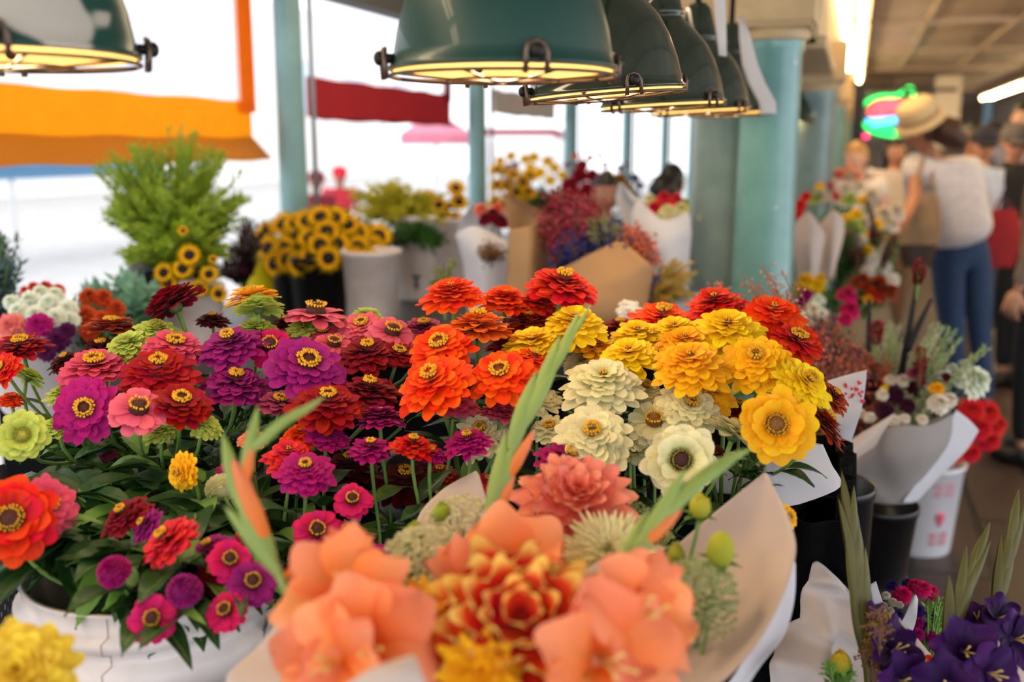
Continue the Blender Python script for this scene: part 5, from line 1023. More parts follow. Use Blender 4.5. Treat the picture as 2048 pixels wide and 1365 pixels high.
# ------------------------------------------------------------------ the big dried bouquet in grey-white paper, on the aisle side
gb = P(1762, 1005, 2.5)
bc5 = Vector((gb.x, gb.y, gb.z)); bucket('bucket', 'black bucket under the big dried bouquet', (bc5.x, bc5.y, bc5.z + .0), .088, .2, blackp, ribs=False, bail=False, taper=.8)
mm = MB(); zt = bc5.z - .2; M = Matrix.Translation((bc5.x, bc5.y, 0)); mm.lathe([(.1, 0), (.1, .02), (.08, zt - .04), (.084, zt - .02), (.084, zt - .001), (0, zt - .001)], M, 40)
one('upturned_bucket', mm, blackp, 'black upturned bucket that props up the dried bouquet', 'bucket', loc=(bc5.x, bc5.y, 0))
paper_thing('bouquet_wrap', 'grey-white paper wrapped round the big dried bouquet on the black bucket', 'wrapping paper', [
  ([[(1668,905,2.5),(1700,868,2.62),(1770,850,2.7),(1850,846,2.68),(1905,818,2.55)], [(1680,960,2.5),(1710,930,2.6),(1775,920,2.66),(1845,910,2.64),(1885,880,2.54)], [(1712,1005,2.5),(1740,1000,2.56),(1780,1000,2.58),(1820,1000,2.56),(1840,980,2.5)]], papw, .006),
  ([[(1690,930,2.42),(1745,868,2.36),(1800,852,2.33),(1862,850,2.35),(1915,822,2.42)], [(1695,965,2.42),(1745,920,2.36),(1800,915,2.33),(1860,905,2.35),(1905,880,2.42)], [(1702,985,2.43),(1750,970,2.4),(1795,980,2.4),(1835,965,2.4),(1870,945,2.45)], [(1725,1000,2.46),(1755,1008,2.43),(1790,1010,2.42),(1815,1008,2.43),(1836,1000,2.46)]], papermat('grey_paper', '#a89f9c', .2, '#96908e'), .004),
  ([[(1912,820,2.41),(1938,840,2.42),(1958,862,2.44)], [(1885,880,2.4),(1910,890,2.42),(1930,905,2.45)], [(1845,950,2.4),(1865,955,2.43),(1880,955,2.46)], [(1805,1006,2.41),(1820,1008,2.43),(1836,1004,2.46)]], papw, .003),
  ([[(1640,928,2.3),(1700,882,2.32),(1790,826,2.34)], [(1642,935,2.3),(1715,900,2.31),(1786,834,2.34)], [(1650,945,2.33),(1695,930,2.34),(1755,890,2.35)]], pap, 0)], bc5)
b6 = bc5 + Vector((0, 0, .05))
cl([(1745,772,2.5,44),(1790,790,2.45,48),(1830,778,2.5,44),(1770,820,2.4,44),(1725,800,2.5,40),(1815,812,2.42,40)], petal('wine', '#4a1230', '#2a0a1c'), 'dark wine dried bloom inside the grey-white paper', 'dark wine blooms in the grey paper', b6, 'dried_bloom')
cl([(1765,790,2.44,30),(1805,762,2.5,34),(1780,760,2.5,28),(1740,835,2.38,28),(1790,842,2.36,30),(1845,840,2.36,28),(1720,826,2.4,24),(1850,770,2.5,26),(1810,838,2.36,26)], ivory, 'ivory dried bloom inside the grey-white paper', 'ivory blooms in the grey paper', b6, 'dried_bloom')
cl([(1874,779,2.42,38)], 'gold', 'golden dried bloom near the edge of the grey-white paper', '', b6, 'dried_bloom'); cl([(1770,778,2.46,22)], 'yellow', 'small yellow dried bloom in the middle of the grey-white paper', '', b6, 'dried_bloom')
cl([(1878,808,2.38,52),(1900,800,2.4,38)], ivory, 'larger ivory bloom by the rim of the grey-white paper', 'larger ivory blooms by the rim', b6, 'dried_bloom')
cl([(1948,764,2.5,84)], petal('white_green', '#f2f6e4', '#d0dcb8'), 'big round white chrysanthemum leaning to the aisle', '', b6, 'chrysanthemum', .5)
cl([(1890,752,2.5,34),(1905,738,2.55,30),(1930,730,2.6,30),(1915,765,2.5,26)], whitef, 'small white bloom beside the big round chrysanthemum', 'small white blooms by the chrysanthemum', b6, 'dried_bloom'); cl([(1893,755,2.46,26)], 'maroon', 'small maroon bloom among the white ones', '', b6, 'dried_bloom'); cl([(1826,748,2.5,30)], 'dusky', 'dusty pink bloom at the top of the grey-white paper', '', b6, 'dried_bloom')
plume_bunch('dried_grass', 'ivory larkspur and grass spikes standing behind the dried bouquet', b6 + Vector((0, .1, 0)), [(1780,650,2.8,8),(1800,680,2.75,12),(1760,690,2.75,12),(1850,680,2.75,12),(1720,700,2.75,14),(1880,650,2.8,8),(1830,720,2.7,16),(1690,720,2.75,14),(1785,725,2.7,18)], leafmat('ivory_grass', '#c8bca4', '#e8ddc8', .35), 120, 46, .02, cat='dried flowers')
plume_bunch('wild_oats', 'pale green oat sprays arching over the chrysanthemum', b6, [(1905,645,2.6,5),(1920,660,2.6,5),(1975,675,2.55,4),(1930,720,2.55,8),(1895,700,2.6,8)], leafmat('oat', '#a8b088', '#c8cba8', .3), 24, 30, .025, cat='dried flowers', droop=.02)
for k, (x0, y0, x1, y1) in enumerate(((1737,795,1738,600), (1802,750,1838,545), (1815,700,1862,600), (1790,800,1812,690))):
    m = MB(); a, b = P(x0, y0, 2.55), P(x1, y1, 2.65); m.tube([a, lerp(a, b, .5), b], [.009, .008, .005], 7); one('dark_stick', m, plain('dark_bark', '#15121a', .8), 'black dried stick rising out of the dried bouquet', 'stick', 'black sticks in the dried bouquet', loc=a)
for k, (x, y, h) in enumerate(((1756,650,50), (1843,700,80), (1838,530,50))):
    plume_bunch('celosia_plume', ('short dark red celosia plume left of the black stick', 'long dark red celosia plume bending beside the black stick', 'dark red plume at the tip of the tallest black stick')[k], P(x - 6, y + h*1.4, 2.5), [(x, y, 2.52, 5), (x, y+h*.3, 2.5, 7)], leafmat('celosia', '#6a0c1c', '#981828', .2), 40, 40, .018, cat='flower', seed=k+31)
sprig_bunch('dried_sprigs', 'orange dried sprigs around the dark red celosia', b6, [(1720,720,2.6,14),(1750,735,2.58,14),(1690,745,2.55,12)], [petal('dry_orange', '#e85a28', '#b03a14')], 40, 18, .006, seed=41)
# printed paper with red hearts, standing behind the rust zinnias
o = thing('printed_paper', 'white paper printed with little red hearts, behind the rust-coloured zinnias', 'wrapping paper', P(1690, 850, 1.75)); m = MB(); sheet(m, [[(1655,762,1.78),(1695,750,1.76),(1734,740,1.74)], [(1660,810,1.77),(1695,800,1.75),(1728,795,1.74)], [(1672,862,1.76),(1690,855,1.75),(1716,842,1.74)], [(1672,905,1.8),(1684,905,1.8),(1696,900,1.8)]], 6); m.build('sheet', papw, o, solid=.0006)
pc = P(1664, 965, 1.86); bucket('flower_can', 'tall black can between the pleated stand and the grey paper, holding pink sprigs', (pc.x, pc.y, pc.z), .075, pc.z, blackp, ribs=False, bail=False)
rg = random.Random(8); m = MB(); hr = plain('heart_red', '#d0142c', .6)
for k in range(34):
    u, v = rg.random(), rg.random(); px = lerp(1668, 1728, u) ; py = lerp(768 - 20*u, 850 - 30*u, v); c = P(px, py, 1.735 + .028*(1-u)); s = rg.uniform(.0025, .0045); F = frame(c, -FWD, RGT)
    F = F @ Matrix.Rotation(rg.uniform(-.6, .6), 4, 'Z'); pts = [F @ Vector((s*x, s*y, 0)) for x, y in ((0, -1.1), (.7, -.3), (1, .3), (.8, .8), (.35, .85), (0, .45), (-.35, .85), (-.8, .8), (-1, .3), (-.7, -.3))]; cc = F @ Vector((0, 0, .0005)); m.add([cc] + pts, [(0, 1+i, 1+(i+1) % 10) for i in range(10)])
m.build('heart_print', hr, o, smooth=False)
# white bucket with faint red lettering, on the floor, and the red carnations that lean out of it
pf = onz(1832, 1092, 0); M = Matrix.Translation(pf); R0 = .155
wbk = bucket('bucket', 'white bucket with faded red printing, standing on the tiled floor behind the grey paper', (pf.x, pf.y, .37), R0, .37, plain('white_plastic_clean', '#e2e2ea', .35), ribs=False, bail=False, taper=.82)
m = MB(); ctr = math.atan2(-pf.y, -pf.x)
def onb(a, z, off=.0012): r = lerp(R0*.82, R0, z/.37) + off; return M @ Vector((r*math.cos(ctr + a), r*math.sin(ctr + a), z))
def glyph(a0, z0, segs, w=.012, h=.022, t=.0032):
    for (x0, y0), (x1, y1) in segs: m.tube([onb(a0 + lerp(x0, x1, k/3)*w/R0, z0 + lerp(y0, y1, k/3)*h) for k in range(4)], t*.5, 5)
GL = {'E': [((0,0),(0,1)),((0,1),(1,1)),((0,.5),(.8,.5)),((0,0),(1,0))], 'H': [((0,0),(0,1)),((1,0),(1,1)),((0,.5),(1,.5))], 'I': [((.5,0),(.5,1))], 'O': [((0,0),(0,1)),((0,1),(1,1)),((1,1),(1,0)),((1,0),(0,0))], 'S': [((1,1),(0,1)),((0,1),(0,.5)),((0,.5),(1,.5)),((1,.5),(1,0)),((1,0),(0,0))]}
for r_, z in enumerate((.29, .26, .085, .055)):
    for k, ch in enumerate('HEIOS'): glyph(.34 + k*.12, z, GL[ch])
m.build('red_print', plain('faded_red_print', '#e0607a', .6), wbk); m = MB()
for s in (-1, 1): m.ell(Matrix.Translation(onb(.58 + s*.05, .175, .001)), (.012, .012, .02), 10, 6)
m.ell(Matrix.Translation(onb(.58, .155, .001)), (.01, .01, .02), 10, 6)
m.build('heart_print', MATS['faded_red_print'], wbk)
m = MB(); a, b = onz(1888, 1092, .03), P(1920, 935, 3.95); m.tube([a, b], .012, 8); one('wooden_stick', m, plain('red_brown_stick', '#8a4434', .6), 'reddish wooden stick leaning beside the white bucket with red printing', 'stick', loc=a)
bk7 = P(1890, 1000, 3.7)
cl([(1945,820,3.3,60),(1975,825,3.35,60),(1990,850,3.4,56),(1958,855,3.3,64),(1978,880,3.35,54),(1920,880,3.3,56),(1905,908,3.3,50),(1940,905,3.35,50),(1930,840,3.3,46)], petal('carnation_red', '#e81c20', '#a80c14'), 'bright red bloom leaning out over the white bucket with red printing', 'bright red blooms over the aisle', bk7, 'red_bloom')
# ------------------------------------------------------------------ purple gladioli and the pink bouquet in the near corner
vio = petal('gladiolus_violet', '#42145e', '#220838', mid='#340e4c', trans=.2, bump=.12, var=.3)
gbase = P(1790, 1560, 1.3); gz = .5; o = thing('crate', 'dark wooden crate holding the purple gladioli and pink bouquet low at the aisle', 'crate', (gbase.x + .3, gbase.y + .12, 0)); M = Matrix.Translation((gbase.x + .3, gbase.y + .12, 0))
for k in range(4):
    for s in (-1, 1): m = MB(); m.box((0, s*.27, .07 + .125*k), (.5, .015, .1), M); m.build('slat', darkwood, o, smooth=False); m = MB(); m.box((s*.26, 0, .07 + .125*k), (.015, .54, .1), M); m.build('slat', darkwood, o, smooth=False)
m = MB(); m.box((0, 0, .02), (.5, .53, .02), M); m.build('crate_floor', darkwood, o, smooth=False)
gladiolus('purple gladiolus with a tall olive bud spike in front of the crumpled white paper', [(1745, 1470, 1.2), (1738, 1365, 1.21), (1725, 1250, 1.22), (1712, 1150, 1.23), (1702, 1060, 1.24), (1692, 1000, 1.25)],
    [(.3, -1, .11, 0.0187, 0), (.34, 1, .12, 0.0202, 0), (.42, -1, .12, 0.0173, 0), (.46, 1, .11, 0.0173, 0), (.55, 1, .1, 0.0158, 0), (.6, -1, .1, 0.0144, 0), (.7, 1, .085, 0.0130, 0), (.8, -1, .075, 0.0115, 0), (.84, 0, .07, 0.0115, 0), (.28, 1, .1, 0.0216, 0)],
    [(1795, 1300, 1.15, .042, (.3, .5, .8)), (1765, 1235, 1.2, .026, (.5, .8, .3)), (1810, 1365, 1.12, .04, (.2, .2, 1))], vio, gladdark, rad=.007, splay=.1)
gladiolus('purple gladiolus with a branching olive spike leaning to the aisle', [(1880, 1480, 1.2), (1890, 1365, 1.21), (1905, 1260, 1.22), (1930, 1180, 1.23), (1955, 1110, 1.24), (1985, 1150, 1.245)][:5],
    [(.4, -1, .1, 0.0187, 0), (.5, 1, .1, 0.0187, 0), (.58, -1, .1, 0.0158, 0), (.68, 1, .09, 0.0144, 0), (.78, -1, .08, 0.0130, 0), (.88, 1, .07, 0.0115, 0)],
    [(1935, 1305, 1.12, .044, (-.1, .3, 1)), (1895, 1372, 1.1, .042, (-.5, .2, .8)), (1990, 1350, 1.1, .04, (.3, .2, 1))], vio, gladdark, rad=.007, splay=.1)
gladiolus('purple gladiolus whose olive spike is the tallest, at the picture edge', [(1960, 1480, 1.25), (1975, 1365, 1.26), (1985, 1260, 1.27), (2000, 1180, 1.28), (2020, 1100, 1.29), (2030, 1022, 1.3)],
    [(.5, -1, .1, 0.0173, 0), (.56, 1, .1, 0.0173, 0), (.64, -1, .1, 0.0158, 0), (.72, 1, .1, 0.0144, 0), (.8, -1, .08, 0.0130, 0), (.86, 0, .075, 0.0130, 0)],
    [(2010, 1235, 1.22, .036, (.4, .4, .7)), (2040, 1280, 1.18, .04, (.3, .3, 1)), (1955, 1235, 1.24, .026, (-.3, .8, .4))], vio, gladdark, rad=.007, splay=.1)
paper_thing('bouquet_wrap', 'crumpled white paper with a sharp peak behind the purple gladioli', 'wrapping paper', [
  ([[(1632,1133,1.36),(1642,1129,1.36),(1660,1140,1.36)], [(1615,1185,1.35),(1670,1175,1.34),(1730,1215,1.34)], [(1590,1260,1.33),(1670,1250,1.31),(1760,1280,1.32)], [(1556,1310,1.3),(1660,1320,1.27),(1790,1340,1.3)], [(1540,1345,1.28),(1650,1370,1.25),(1800,1400,1.28)], [(1560,1450,1.26),(1660,1470,1.24),(1780,1480,1.26)]], papermat('crumpled_paper', '#e6dcdc', .2, '#dacfcc'), .045),
  ([[(1725,1182,1.42),(1740,1170,1.42),(1752,1163,1.42)], [(1728,1225,1.42),(1755,1220,1.42),(1780,1235,1.42)], [(1740,1300,1.4),(1790,1300,1.4),(1850,1320,1.4)], [(1740,1420,1.38),(1790,1430,1.38),(1850,1440,1.38)]], papw, .004),
  ([[(1765,1230,1.38),(1800,1240,1.38),(1870,1320,1.36)], [(1770,1300,1.36),(1810,1310,1.36),(1880,1360,1.34)], [(1770,1420,1.34),(1820,1430,1.34),(1890,1450,1.32)]], pap, 0)], P(1690, 1400, 1.28))
paper_thing('bouquet_wrap', 'white and cream paper round the pink and purple bouquet near the floor', 'wrapping paper', [
  ([[(1825,1195,1.52),(1831,1190,1.52),(1836,1200,1.52)], [(1808,1235,1.5),(1820,1238,1.5),(1832,1242,1.5)], [(1790,1262,1.49),(1808,1268,1.49),(1820,1275,1.49)]], papw, 0),
  ([[(1860,1245,1.62),(1920,1228,1.62),(1972,1224,1.62)], [(1900,1290,1.58),(1960,1280,1.58),(2020,1265,1.6)], [(1930,1380,1.54),(1990,1380,1.54),(2060,1360,1.56)]], pap, 0), ([[(1990,1330,1.3),(2030,1318,1.3),(2070,1310,1.3)], [(2000,1400,1.28),(2040,1400,1.28),(2080,1400,1.28)]], pap, 0)], P(1880, 1380, 1.5))
b8 = P(1850, 1420, 1.56); pk = COL['hotpink']
cl([(1805,1190,1.56,46),(1845,1178,1.58,44),(1830,1172,1.6,36),(1862,1185,1.6,40)], pk, 'hot pink daisy in the bouquet near the floor', 'hot pink daisies near the floor', b8, 'daisy')
cl([(1835,1268,1.5,34),(1866,1276,1.5,34),(1885,1288,1.5,30),(1838,1245,1.52,26)], COL['magenta'], 'magenta bloom low in the bouquet near the floor', 'magenta blooms near the floor', b8, 'daisy')
cl([(1785,1172,1.62,30),(1835,1222,1.55,34),(1795,1232,1.55,30),(1815,1168,1.63,28),(1850,1252,1.52,24),(1862,1230,1.54,26)], petal('violet_blue', '#4a2a90', '#2c1860'), 'violet bloom in the bouquet near the floor', 'violet blooms near the floor', b8, 'aster')
cl([(1772,1192,1.55,22),(1786,1205,1.54,22),(1768,1212,1.54,20),(1780,1222,1.53,20),(1800,1210,1.53,18),(1795,1240,1.52,16)], ivory, 'little ivory button bloom in the bouquet near the floor', 'ivory buttons near the floor', b8, 'button_bloom')
cl([(1905,1205,1.58,32),(1898,1222,1.57,26)], COL['crimson'], 'crimson bloom at the aisle edge of the bouquet near the floor', 'crimson blooms near the floor', b8, 'daisy'); cl([(1892,1296,1.48,30),(1868,1290,1.48,24)], 'scarlet', 'scarlet bloom tucked under the magenta ones near the floor', 'scarlet blooms near the floor', b8, 'daisy')
plume_bunch('green_filler', 'fresh green filler sprig in the bouquet near the floor', b8, [(1876,1200,1.57,8),(1868,1210,1.56,10),(1885,1225,1.55,8)], leafl, 26, 14, .025)
flower_bud(1681, 1326, 1.16, .0135, 'mustard yellow round bud at the crumpled white paper', P(1690, 1480, 1.2), col='#d8b428', stretch=.95)
sprig_bunch('seed_spike', 'spike of tiny golden-brown seed heads beside the olive gladiolus', P(1752, 1400, 1.2), [(1758,1225,1.2,3),(1757,1250,1.2,4),(1754,1275,1.2,4)], [petal('seed_gold', '#a8842c', '#6a4c14')], 16, 22, .0028, seed=51, cat='flower')
plume_bunch('green_filler', 'small leafy sprigs with tiny buds under the mustard yellow bud', P(1670, 1480, 1.18), [(1655,1330,1.17,6),(1665,1345,1.16,8),(1690,1350,1.15,8)], leafl, 18, 12, .02)
cl([(1826,1330,1.3,26),(1858,1318,1.32,22)], 'orange', 'orange bud-like bloom between the purple gladioli', 'orange blooms between the gladioli', P(1830, 1450, 1.3), 'lily_bud')
# ------------------------------------------------------------------ people
def grow(pts, edges, root=0, sub=2):
    """one smooth tapering surface grown round a joint skeleton: pts = [(Vector, radius)]"""
    me = bpy.data.meshes.new('skeleton'); me.from_pydata([p for p, r in pts], edges, []); o = bpy.data.objects.new('skeleton', me); C.objects.link(o)
    md = o.modifiers.new('skin', 'SKIN'); md.use_smooth_shade = True
    for i, (p, r) in enumerate(pts):
        sv = me.skin_vertices[0].data[i]; sv.radius = (r, r) if not isinstance(r, tuple) else r; sv.use_root = (i == root)
    s = o.modifiers.new('sub', 'SUBSURF'); s.levels = sub; s.render_levels = sub
    bpy.context.view_layer.update(); e = o.evaluated_get(bpy.context.evaluated_depsgraph_get()); m = e.to_mesh()
    vs = [v.co.copy() for v in m.vertices]; fs = [tuple(p.vertices) for p in m.polygons]; e.to_mesh_clear(); bpy.data.objects.remove(o); bpy.data.meshes.remove(me); return vs, fs
skins = [plain('skin_warm', '#d49a7c', .5, noise_amt=.06, nscale=30), plain('skin_tan', '#b87a5a', .5, noise_amt=.06, nscale=30), plain('skin_fair', '#e0ae94', .5, noise_amt=.06, nscale=30)]
eyew = plain('eye_white', '#e8e4de', .3); eyed = plain('eye_dark', '#1c120e', .3); lipm = plain('lips', '#a8544c', .5)
def head_mesh(mb, F, s=1.0):
    """head about 0.23 m high, +Y of F is the face side, origin at the middle of the head"""
    rows = []; n, m = 20, 16
    for i in range(m + 1):
        a = -PI/2 + PI*i/m; z = math.sin(a); c = math.cos(a); row = []
        for j in range(n):
            b = 2*PI*j/n; x = c*math.cos(b); y = c*math.sin(b); jaw = 1 - .28*max(0, -z)**1.2
            X = x*.074*jaw; Y = y*.094*(jaw if y < 0 else 1 - .12*max(0, -z)) + (.012*max(0, -z) if y > 0 else 0); Z = z*.118
            if y > .55*c and abs(x) < .35: Y += .004*(1 - abs(x)/.35)
            row.append(F @ (Vector((X, Y, Z))*s))
        rows.append(row)
    mb.grid(rows, None, 0, True)
    nose = [(0, .09, .022, .006), (0, .1, .0, .010), (0, .108, -.018, .0135), (0, .094, -.03, .010)]
    mb.tube([F @ (Vector(q[:3])*s) for q in nose], [q[3]*s for q in nose], 8)
    for sx in (-1, 1):
        mb.ell(F @ Matrix.Translation(Vector((sx*.031, .081, .014))*s), (.0135*s, .010*s, .009*s), 10, 6, 1); mb.ell(F @ Matrix.Translation(Vector((sx*.031, .0895, .014))*s), (.006*s, .004*s, .0065*s), 8, 5, 2)
        mb.tube([F @ (Vector((sx*(.012 + .012*k), .093 - .004*k, .031 + .004*math.sin(k*1.0)))*s) for k in range(4)], .0035*s, 5, True, 2)
        mb.ell(F @ Matrix.Translation(Vector((sx*.075, -.005, -.002))*s), (.010*s, .018*s, .031*s), 10, 6)
    mb.tube([F @ (Vector((x, .094 - 12*x*x, -.052 + 4*x*x))*s) for x in (-.024, -.012, 0, .012, .024)], [.003*s, .006*s, .0065*s, .006*s, .003*s], 6, True, 3)
def hand_mesh(mb, w, d, side, s=1.0, curl=.5):
    """palm, four curled fingers and a thumb from the wrist w along d"""
    d = Vector(d).normalized(); F = frame(w, d, side); M = F.to_3x3()
    mb.ell(F @ Matrix.Translation((0, 0, .045*s)), (.041*s, .016*s, .052*s), 12, 8)
    for k, (x, L) in enumerate(((-.03, .07), (-.01, .082), (.01, .077), (.029, .06))):
        p = F @ Vector((x*s, 0, .085*s)); pts = [p - M @ Vector((0, 0, .02*s))]; a = .15*curl
        for q in range(4): pts.append(p); a += curl*.55; p = p + M @ Vector((x*.12*s, math.sin(a)*L*s/3, math.cos(a)*L*s/3))
        mb.tube(pts, [.0085*s, .0092*s, .0088*s, .008*s, .006*s], 7)
    mb.tube([F @ (Vector(q)*s) for q in ((-.02, 0, .02), (-.045, .008, .045), (-.056, .02, .07), (-.05, .032, .09))], [.012*s, .0115*s, .010*s, .007*s], 7)
def person(label, J, H, skin, top, bottom, hair, face, tw=1.0, sleeve=.45, hairlen=.0, hat=None, shoes='#1a1a1e', lap=1.0, female=False, hand_dirs=None, glasses=False, capcol=None, hair_back=None):
    """J: joints by name (world points). Builds one continuous body and separate clothes, hair and hat."""
    g = lerp(J['anL'], J['anR'], .5); o = thing('person', label, 'person', (g.x, g.y, 0)); k = H/1.72
    names = ['pelvis', 'waist', 'chest', 'neck', 'headb', 'shL', 'elL', 'wrL', 'shR', 'elR', 'wrR', 'hipL', 'knL', 'anL', 'hipR', 'knR', 'anR']
    rad = dict(pelvis=.12, waist=.105, chest=.125, neck=.052, headb=.055, shL=.055, elL=.04, wrL=.027, shR=.055, elR=.04, wrR=.027, hipL=.085, knL=.058, anL=.036, hipR=.085, knR=.058, anR=.036)
    E = [('pelvis','waist'),('waist','chest'),('chest','neck'),('neck','headb'),('chest','shL'),('shL','elL'),('elL','wrL'),('chest','shR'),('shR','elR'),('elR','wrR'),('pelvis','hipL'),('hipL','knL'),('knL','anL'),('pelvis','hipR'),('hipR','knR'),('knR','anR')]
    ix = {n: i for i, n in enumerate(names)}; vs, fs = grow([(J[n], rad[n]*k*.92) for n in names], [(ix[a], ix[b]) for a, b in E])
    b = MB(); b.add(vs, fs); fz = Vector(face).normalized(); up = (J['head'] - J['neck']).normalized(); F = frame(J['head'], up, fz.cross(up)); head_mesh(b, F, k*.98)
    for s in ('L', 'R'):
        dd = (hand_dirs or {}).get(s) or (J['wr'+s] - J['el'+s]); hand_mesh(b, J['wr'+s], dd, fz if abs(fz.dot(Vector(dd).normalized())) < .9 else RGT, k, .6)
        a = J['an'+s]; ff = Vector((fz.x, fz.y, 0)).normalized()
    b.build('body', [skin, eyew, eyed, lipm], o)
    L = lambda a, c, t: lerp(J[a], J[c], t)
    def cloth(nm, pts, ed, mat, root=0): v, f = grow(pts, ed, root); q = MB(); q.add(v, f); return q.build(nm, mat, o)
    pts = [(lerp(J['pelvis'], J['waist'], -.1), .155*k*tw), (J['waist'], .135*k*tw), (J['chest'], .15*k*tw), (L('chest', 'neck', .62), .08*k), (J['shL'], .08*k*tw**.5), (L('shL', 'elL', sleeve), .064*k*tw**.5), (J['shR'], .08*k*tw**.5), (L('shR', 'elR', sleeve), .064*k*tw**.5)]; ed = [(0,1),(1,2),(2,3),(2,4),(4,5),(2,6),(6,7)]
    if sleeve > .95:
        pts += [(L('elL', 'wrL', .9), .042*k), (L('elR', 'wrR', .9), .042*k)]; ed += [(5,8),(7,9)]
    cloth('shirt', pts, ed, top)
    cloth('trousers', [(lerp(J['pelvis'], J['waist'], .95), .125*k*tw**.3), (J['hipL'], .11*k), (J['knL'], .072*k), (L('knL', 'anL', .92), .055*k), (J['hipR'], .11*k), (J['knR'], .072*k), (L('knR', 'anR', .92), .055*k), (J['pelvis'], .14*k*tw**.3)], [(0,7),(7,1),(1,2),(2,3),(7,4),(4,5),(5,6)], bottom)
    for s in ('L', 'R'):
        a = J['an'+s]; ff = Vector((fz.x, fz.y, 0)).normalized() if abs(fz.z) < .95 else Vector((0, 1, 0)); q = MB(); T = frame(Vector((a.x, a.y, 0)) + ff*.05*k, (0, 0, 1), ff)
        q.ell(T @ Matrix.Translation((0, 0, .042*k)), (.135*k, .048*k, .042*k), 16, 8); q.tube([a, Vector((a.x, a.y, .04))], .048*k, 10); q.build('shoe', plain('shoe' + shoes[1:], shoes, .5), o)
    q = MB(); rows = []
    for i in range(11):
        t = i/10; th = t*PI*.6; row = []
        for j in range(20):
            bb = 2*PI*j/20; ext = 1.0 if math.sin(bb) < .2 else .58; a = th*ext; row.append(F @ (Vector((.083*math.sin(a)*math.cos(bb), .1*math.sin(a)*math.sin(bb) - .008, .125*math.cos(a) + .006))*k))
        rows.append(row)
    q.grid(rows, None, 0, True)
    if hairlen:
        hb = hair_back or (-up); p0 = F @ (Vector((0, -.07, .0))*k); q.tube([p0, p0 + Vector(hb).normalized()*hairlen*.35 - fz*.03, p0 + Vector(hb).normalized()*hairlen*.75 - fz*.02, p0 + Vector(hb).normalized()*hairlen], [.075*k, .085*k, .065*k, .02*k], 12)
        if female:
            for sx in (-1, 1): p1 = F @ (Vector((sx*.07, -.01, .03))*k); q.tube([p1, p1 - up*.1*k, p1 - up*.22*k], [.03*k, .035*k, .02*k], 8)
    q.build('hair', plain('hair' + hair[1:], hair, .5, noise_amt=.3, nscale=60), o)
    if capcol:
        q = MB(); q.lathe([(.096, .03), (.098, .06), (.085, .1), (.05, .125), (0, .132)], F @ Matrix.Scale(k*1.04, 4), 24)
        q.add([F @ (Vector(v)*k) for v in ((-.07, .07, .04), (.07, .07, .04), (.06, .16, .03), (0, .18, .028), (-.06, .16, .03), (-.07, .07, .048), (.07, .07, .048), (.06, .16, .036), (0, .18, .034), (-.06, .16, .036))], [(0,1,2,3,4), (9,8,7,6,5), (0,5,6,1), (1,6,7,2), (2,7,8,3), (3,8,9,4), (4,9,5,0)])
        q.build('cap', plain('cap' + capcol[1:], capcol, .8), o)
    if glasses:
        q = MB()
        for sx in (-1, 1): q.ell(F @ Matrix.Translation(Vector((sx*.032, .098, .014))*k), (.026*k, .006*k, .018*k), 12, 6); q.tube([F @ (Vector((sx*.058, .09, .016))*k), F @ (Vector((sx*.078, .0, .014))*k)], .003, 5)
        q.build('sunglasses', plain('dark_lens', '#120f10', .15), o)
    return o, F, k
def standing(px, d, H, yaw, arms='down', lean=0):
    """joint points of someone standing at image column px, distance d; yaw 0 faces the camera"""
    p = P(px, 600, d); p.z = 0; tc = CAM - p; tc.z = 0; tc.normalize(); f = Quaternion((0, 0, 1), yaw) @ tc; r = f.cross(Vector((0, 0, 1))) * -1; k = H/1.72
    w = lambda x, y, z: p + r*(x*k) + f*((y + lean*max(0, z - .9))*k) + Vector((0, 0, z*k))
    J = dict(pelvis=w(0,0,.95), waist=w(0,.01,1.1), chest=w(0,0,1.3), neck=w(0,0,1.47), headb=w(0,.01,1.54), head=w(0,.025,1.6), hipL=w(-.09,0,.9), hipR=w(.09,0,.9), knL=w(-.1,.02,.49), knR=w(.1,.02,.49), anL=w(-.11,0,.08), anR=w(.11,0,.08), shL=w(-.18,0,1.41), shR=w(.18,0,1.41))
    if arms == 'down': J.update(elL=w(-.23,-.02,1.13), wrL=w(-.24,.05,.89), elR=w(.23,-.02,1.13), wrR=w(.24,.05,.89))
    elif arms == 'front': J.update(elL=w(-.23,-.01,1.14), wrL=w(-.07,.25,1.08), elR=w(.23,-.01,1.14), wrR=w(.07,.25,1.1))
    else: J.update(elL=w(-.24,.0,1.14), wrL=w(-.16,.3,1.0), elR=w(.24,.0,1.14), wrR=w(.16,.3,1.0))
    return J, f
cl_ = lambda n, c, **k: plain(n, c, .85, noise_amt=.12, nscale=25, **k)
# --- the shopper bending over the bouquets
def pj(x, y, d): return P(x, y, d)
J = dict(pelvis=pj(1918,492,5.75), waist=pj(1908,440,5.72), chest=pj(1876,360,5.66), neck=pj(1856,306,5.6), headb=pj(1850,284,5.56), head=pj(1842,262,5.52), shL=pj(1834,335,5.56), elL=pj(1828,405,5.42), wrL=pj(1800,456,5.3),
    shR=pj(1934,340,5.76), elR=pj(1968,420,5.7), wrR=pj(1945,440,6.0), hipL=pj(1893,512,5.72), hipR=pj(1948,512,5.78))
gl = onz(1912, 838, 0); gr = onz(1968, 840, 0); J['anL'] = gl + Vector((0, 0, .08)); J['anR'] = gr + Vector((0, 0, .08)); J['knL'] = lerp(J['hipL'], J['anL'], .5) + Vector((0, .0, .0)); J['knR'] = lerp(J['hipR'], J['anR'], .5)
fc = (-RGT*.8 + FWD*.45 + Vector((0, 0, -.35)))
jeans = cl_('denim', '#2c4468')
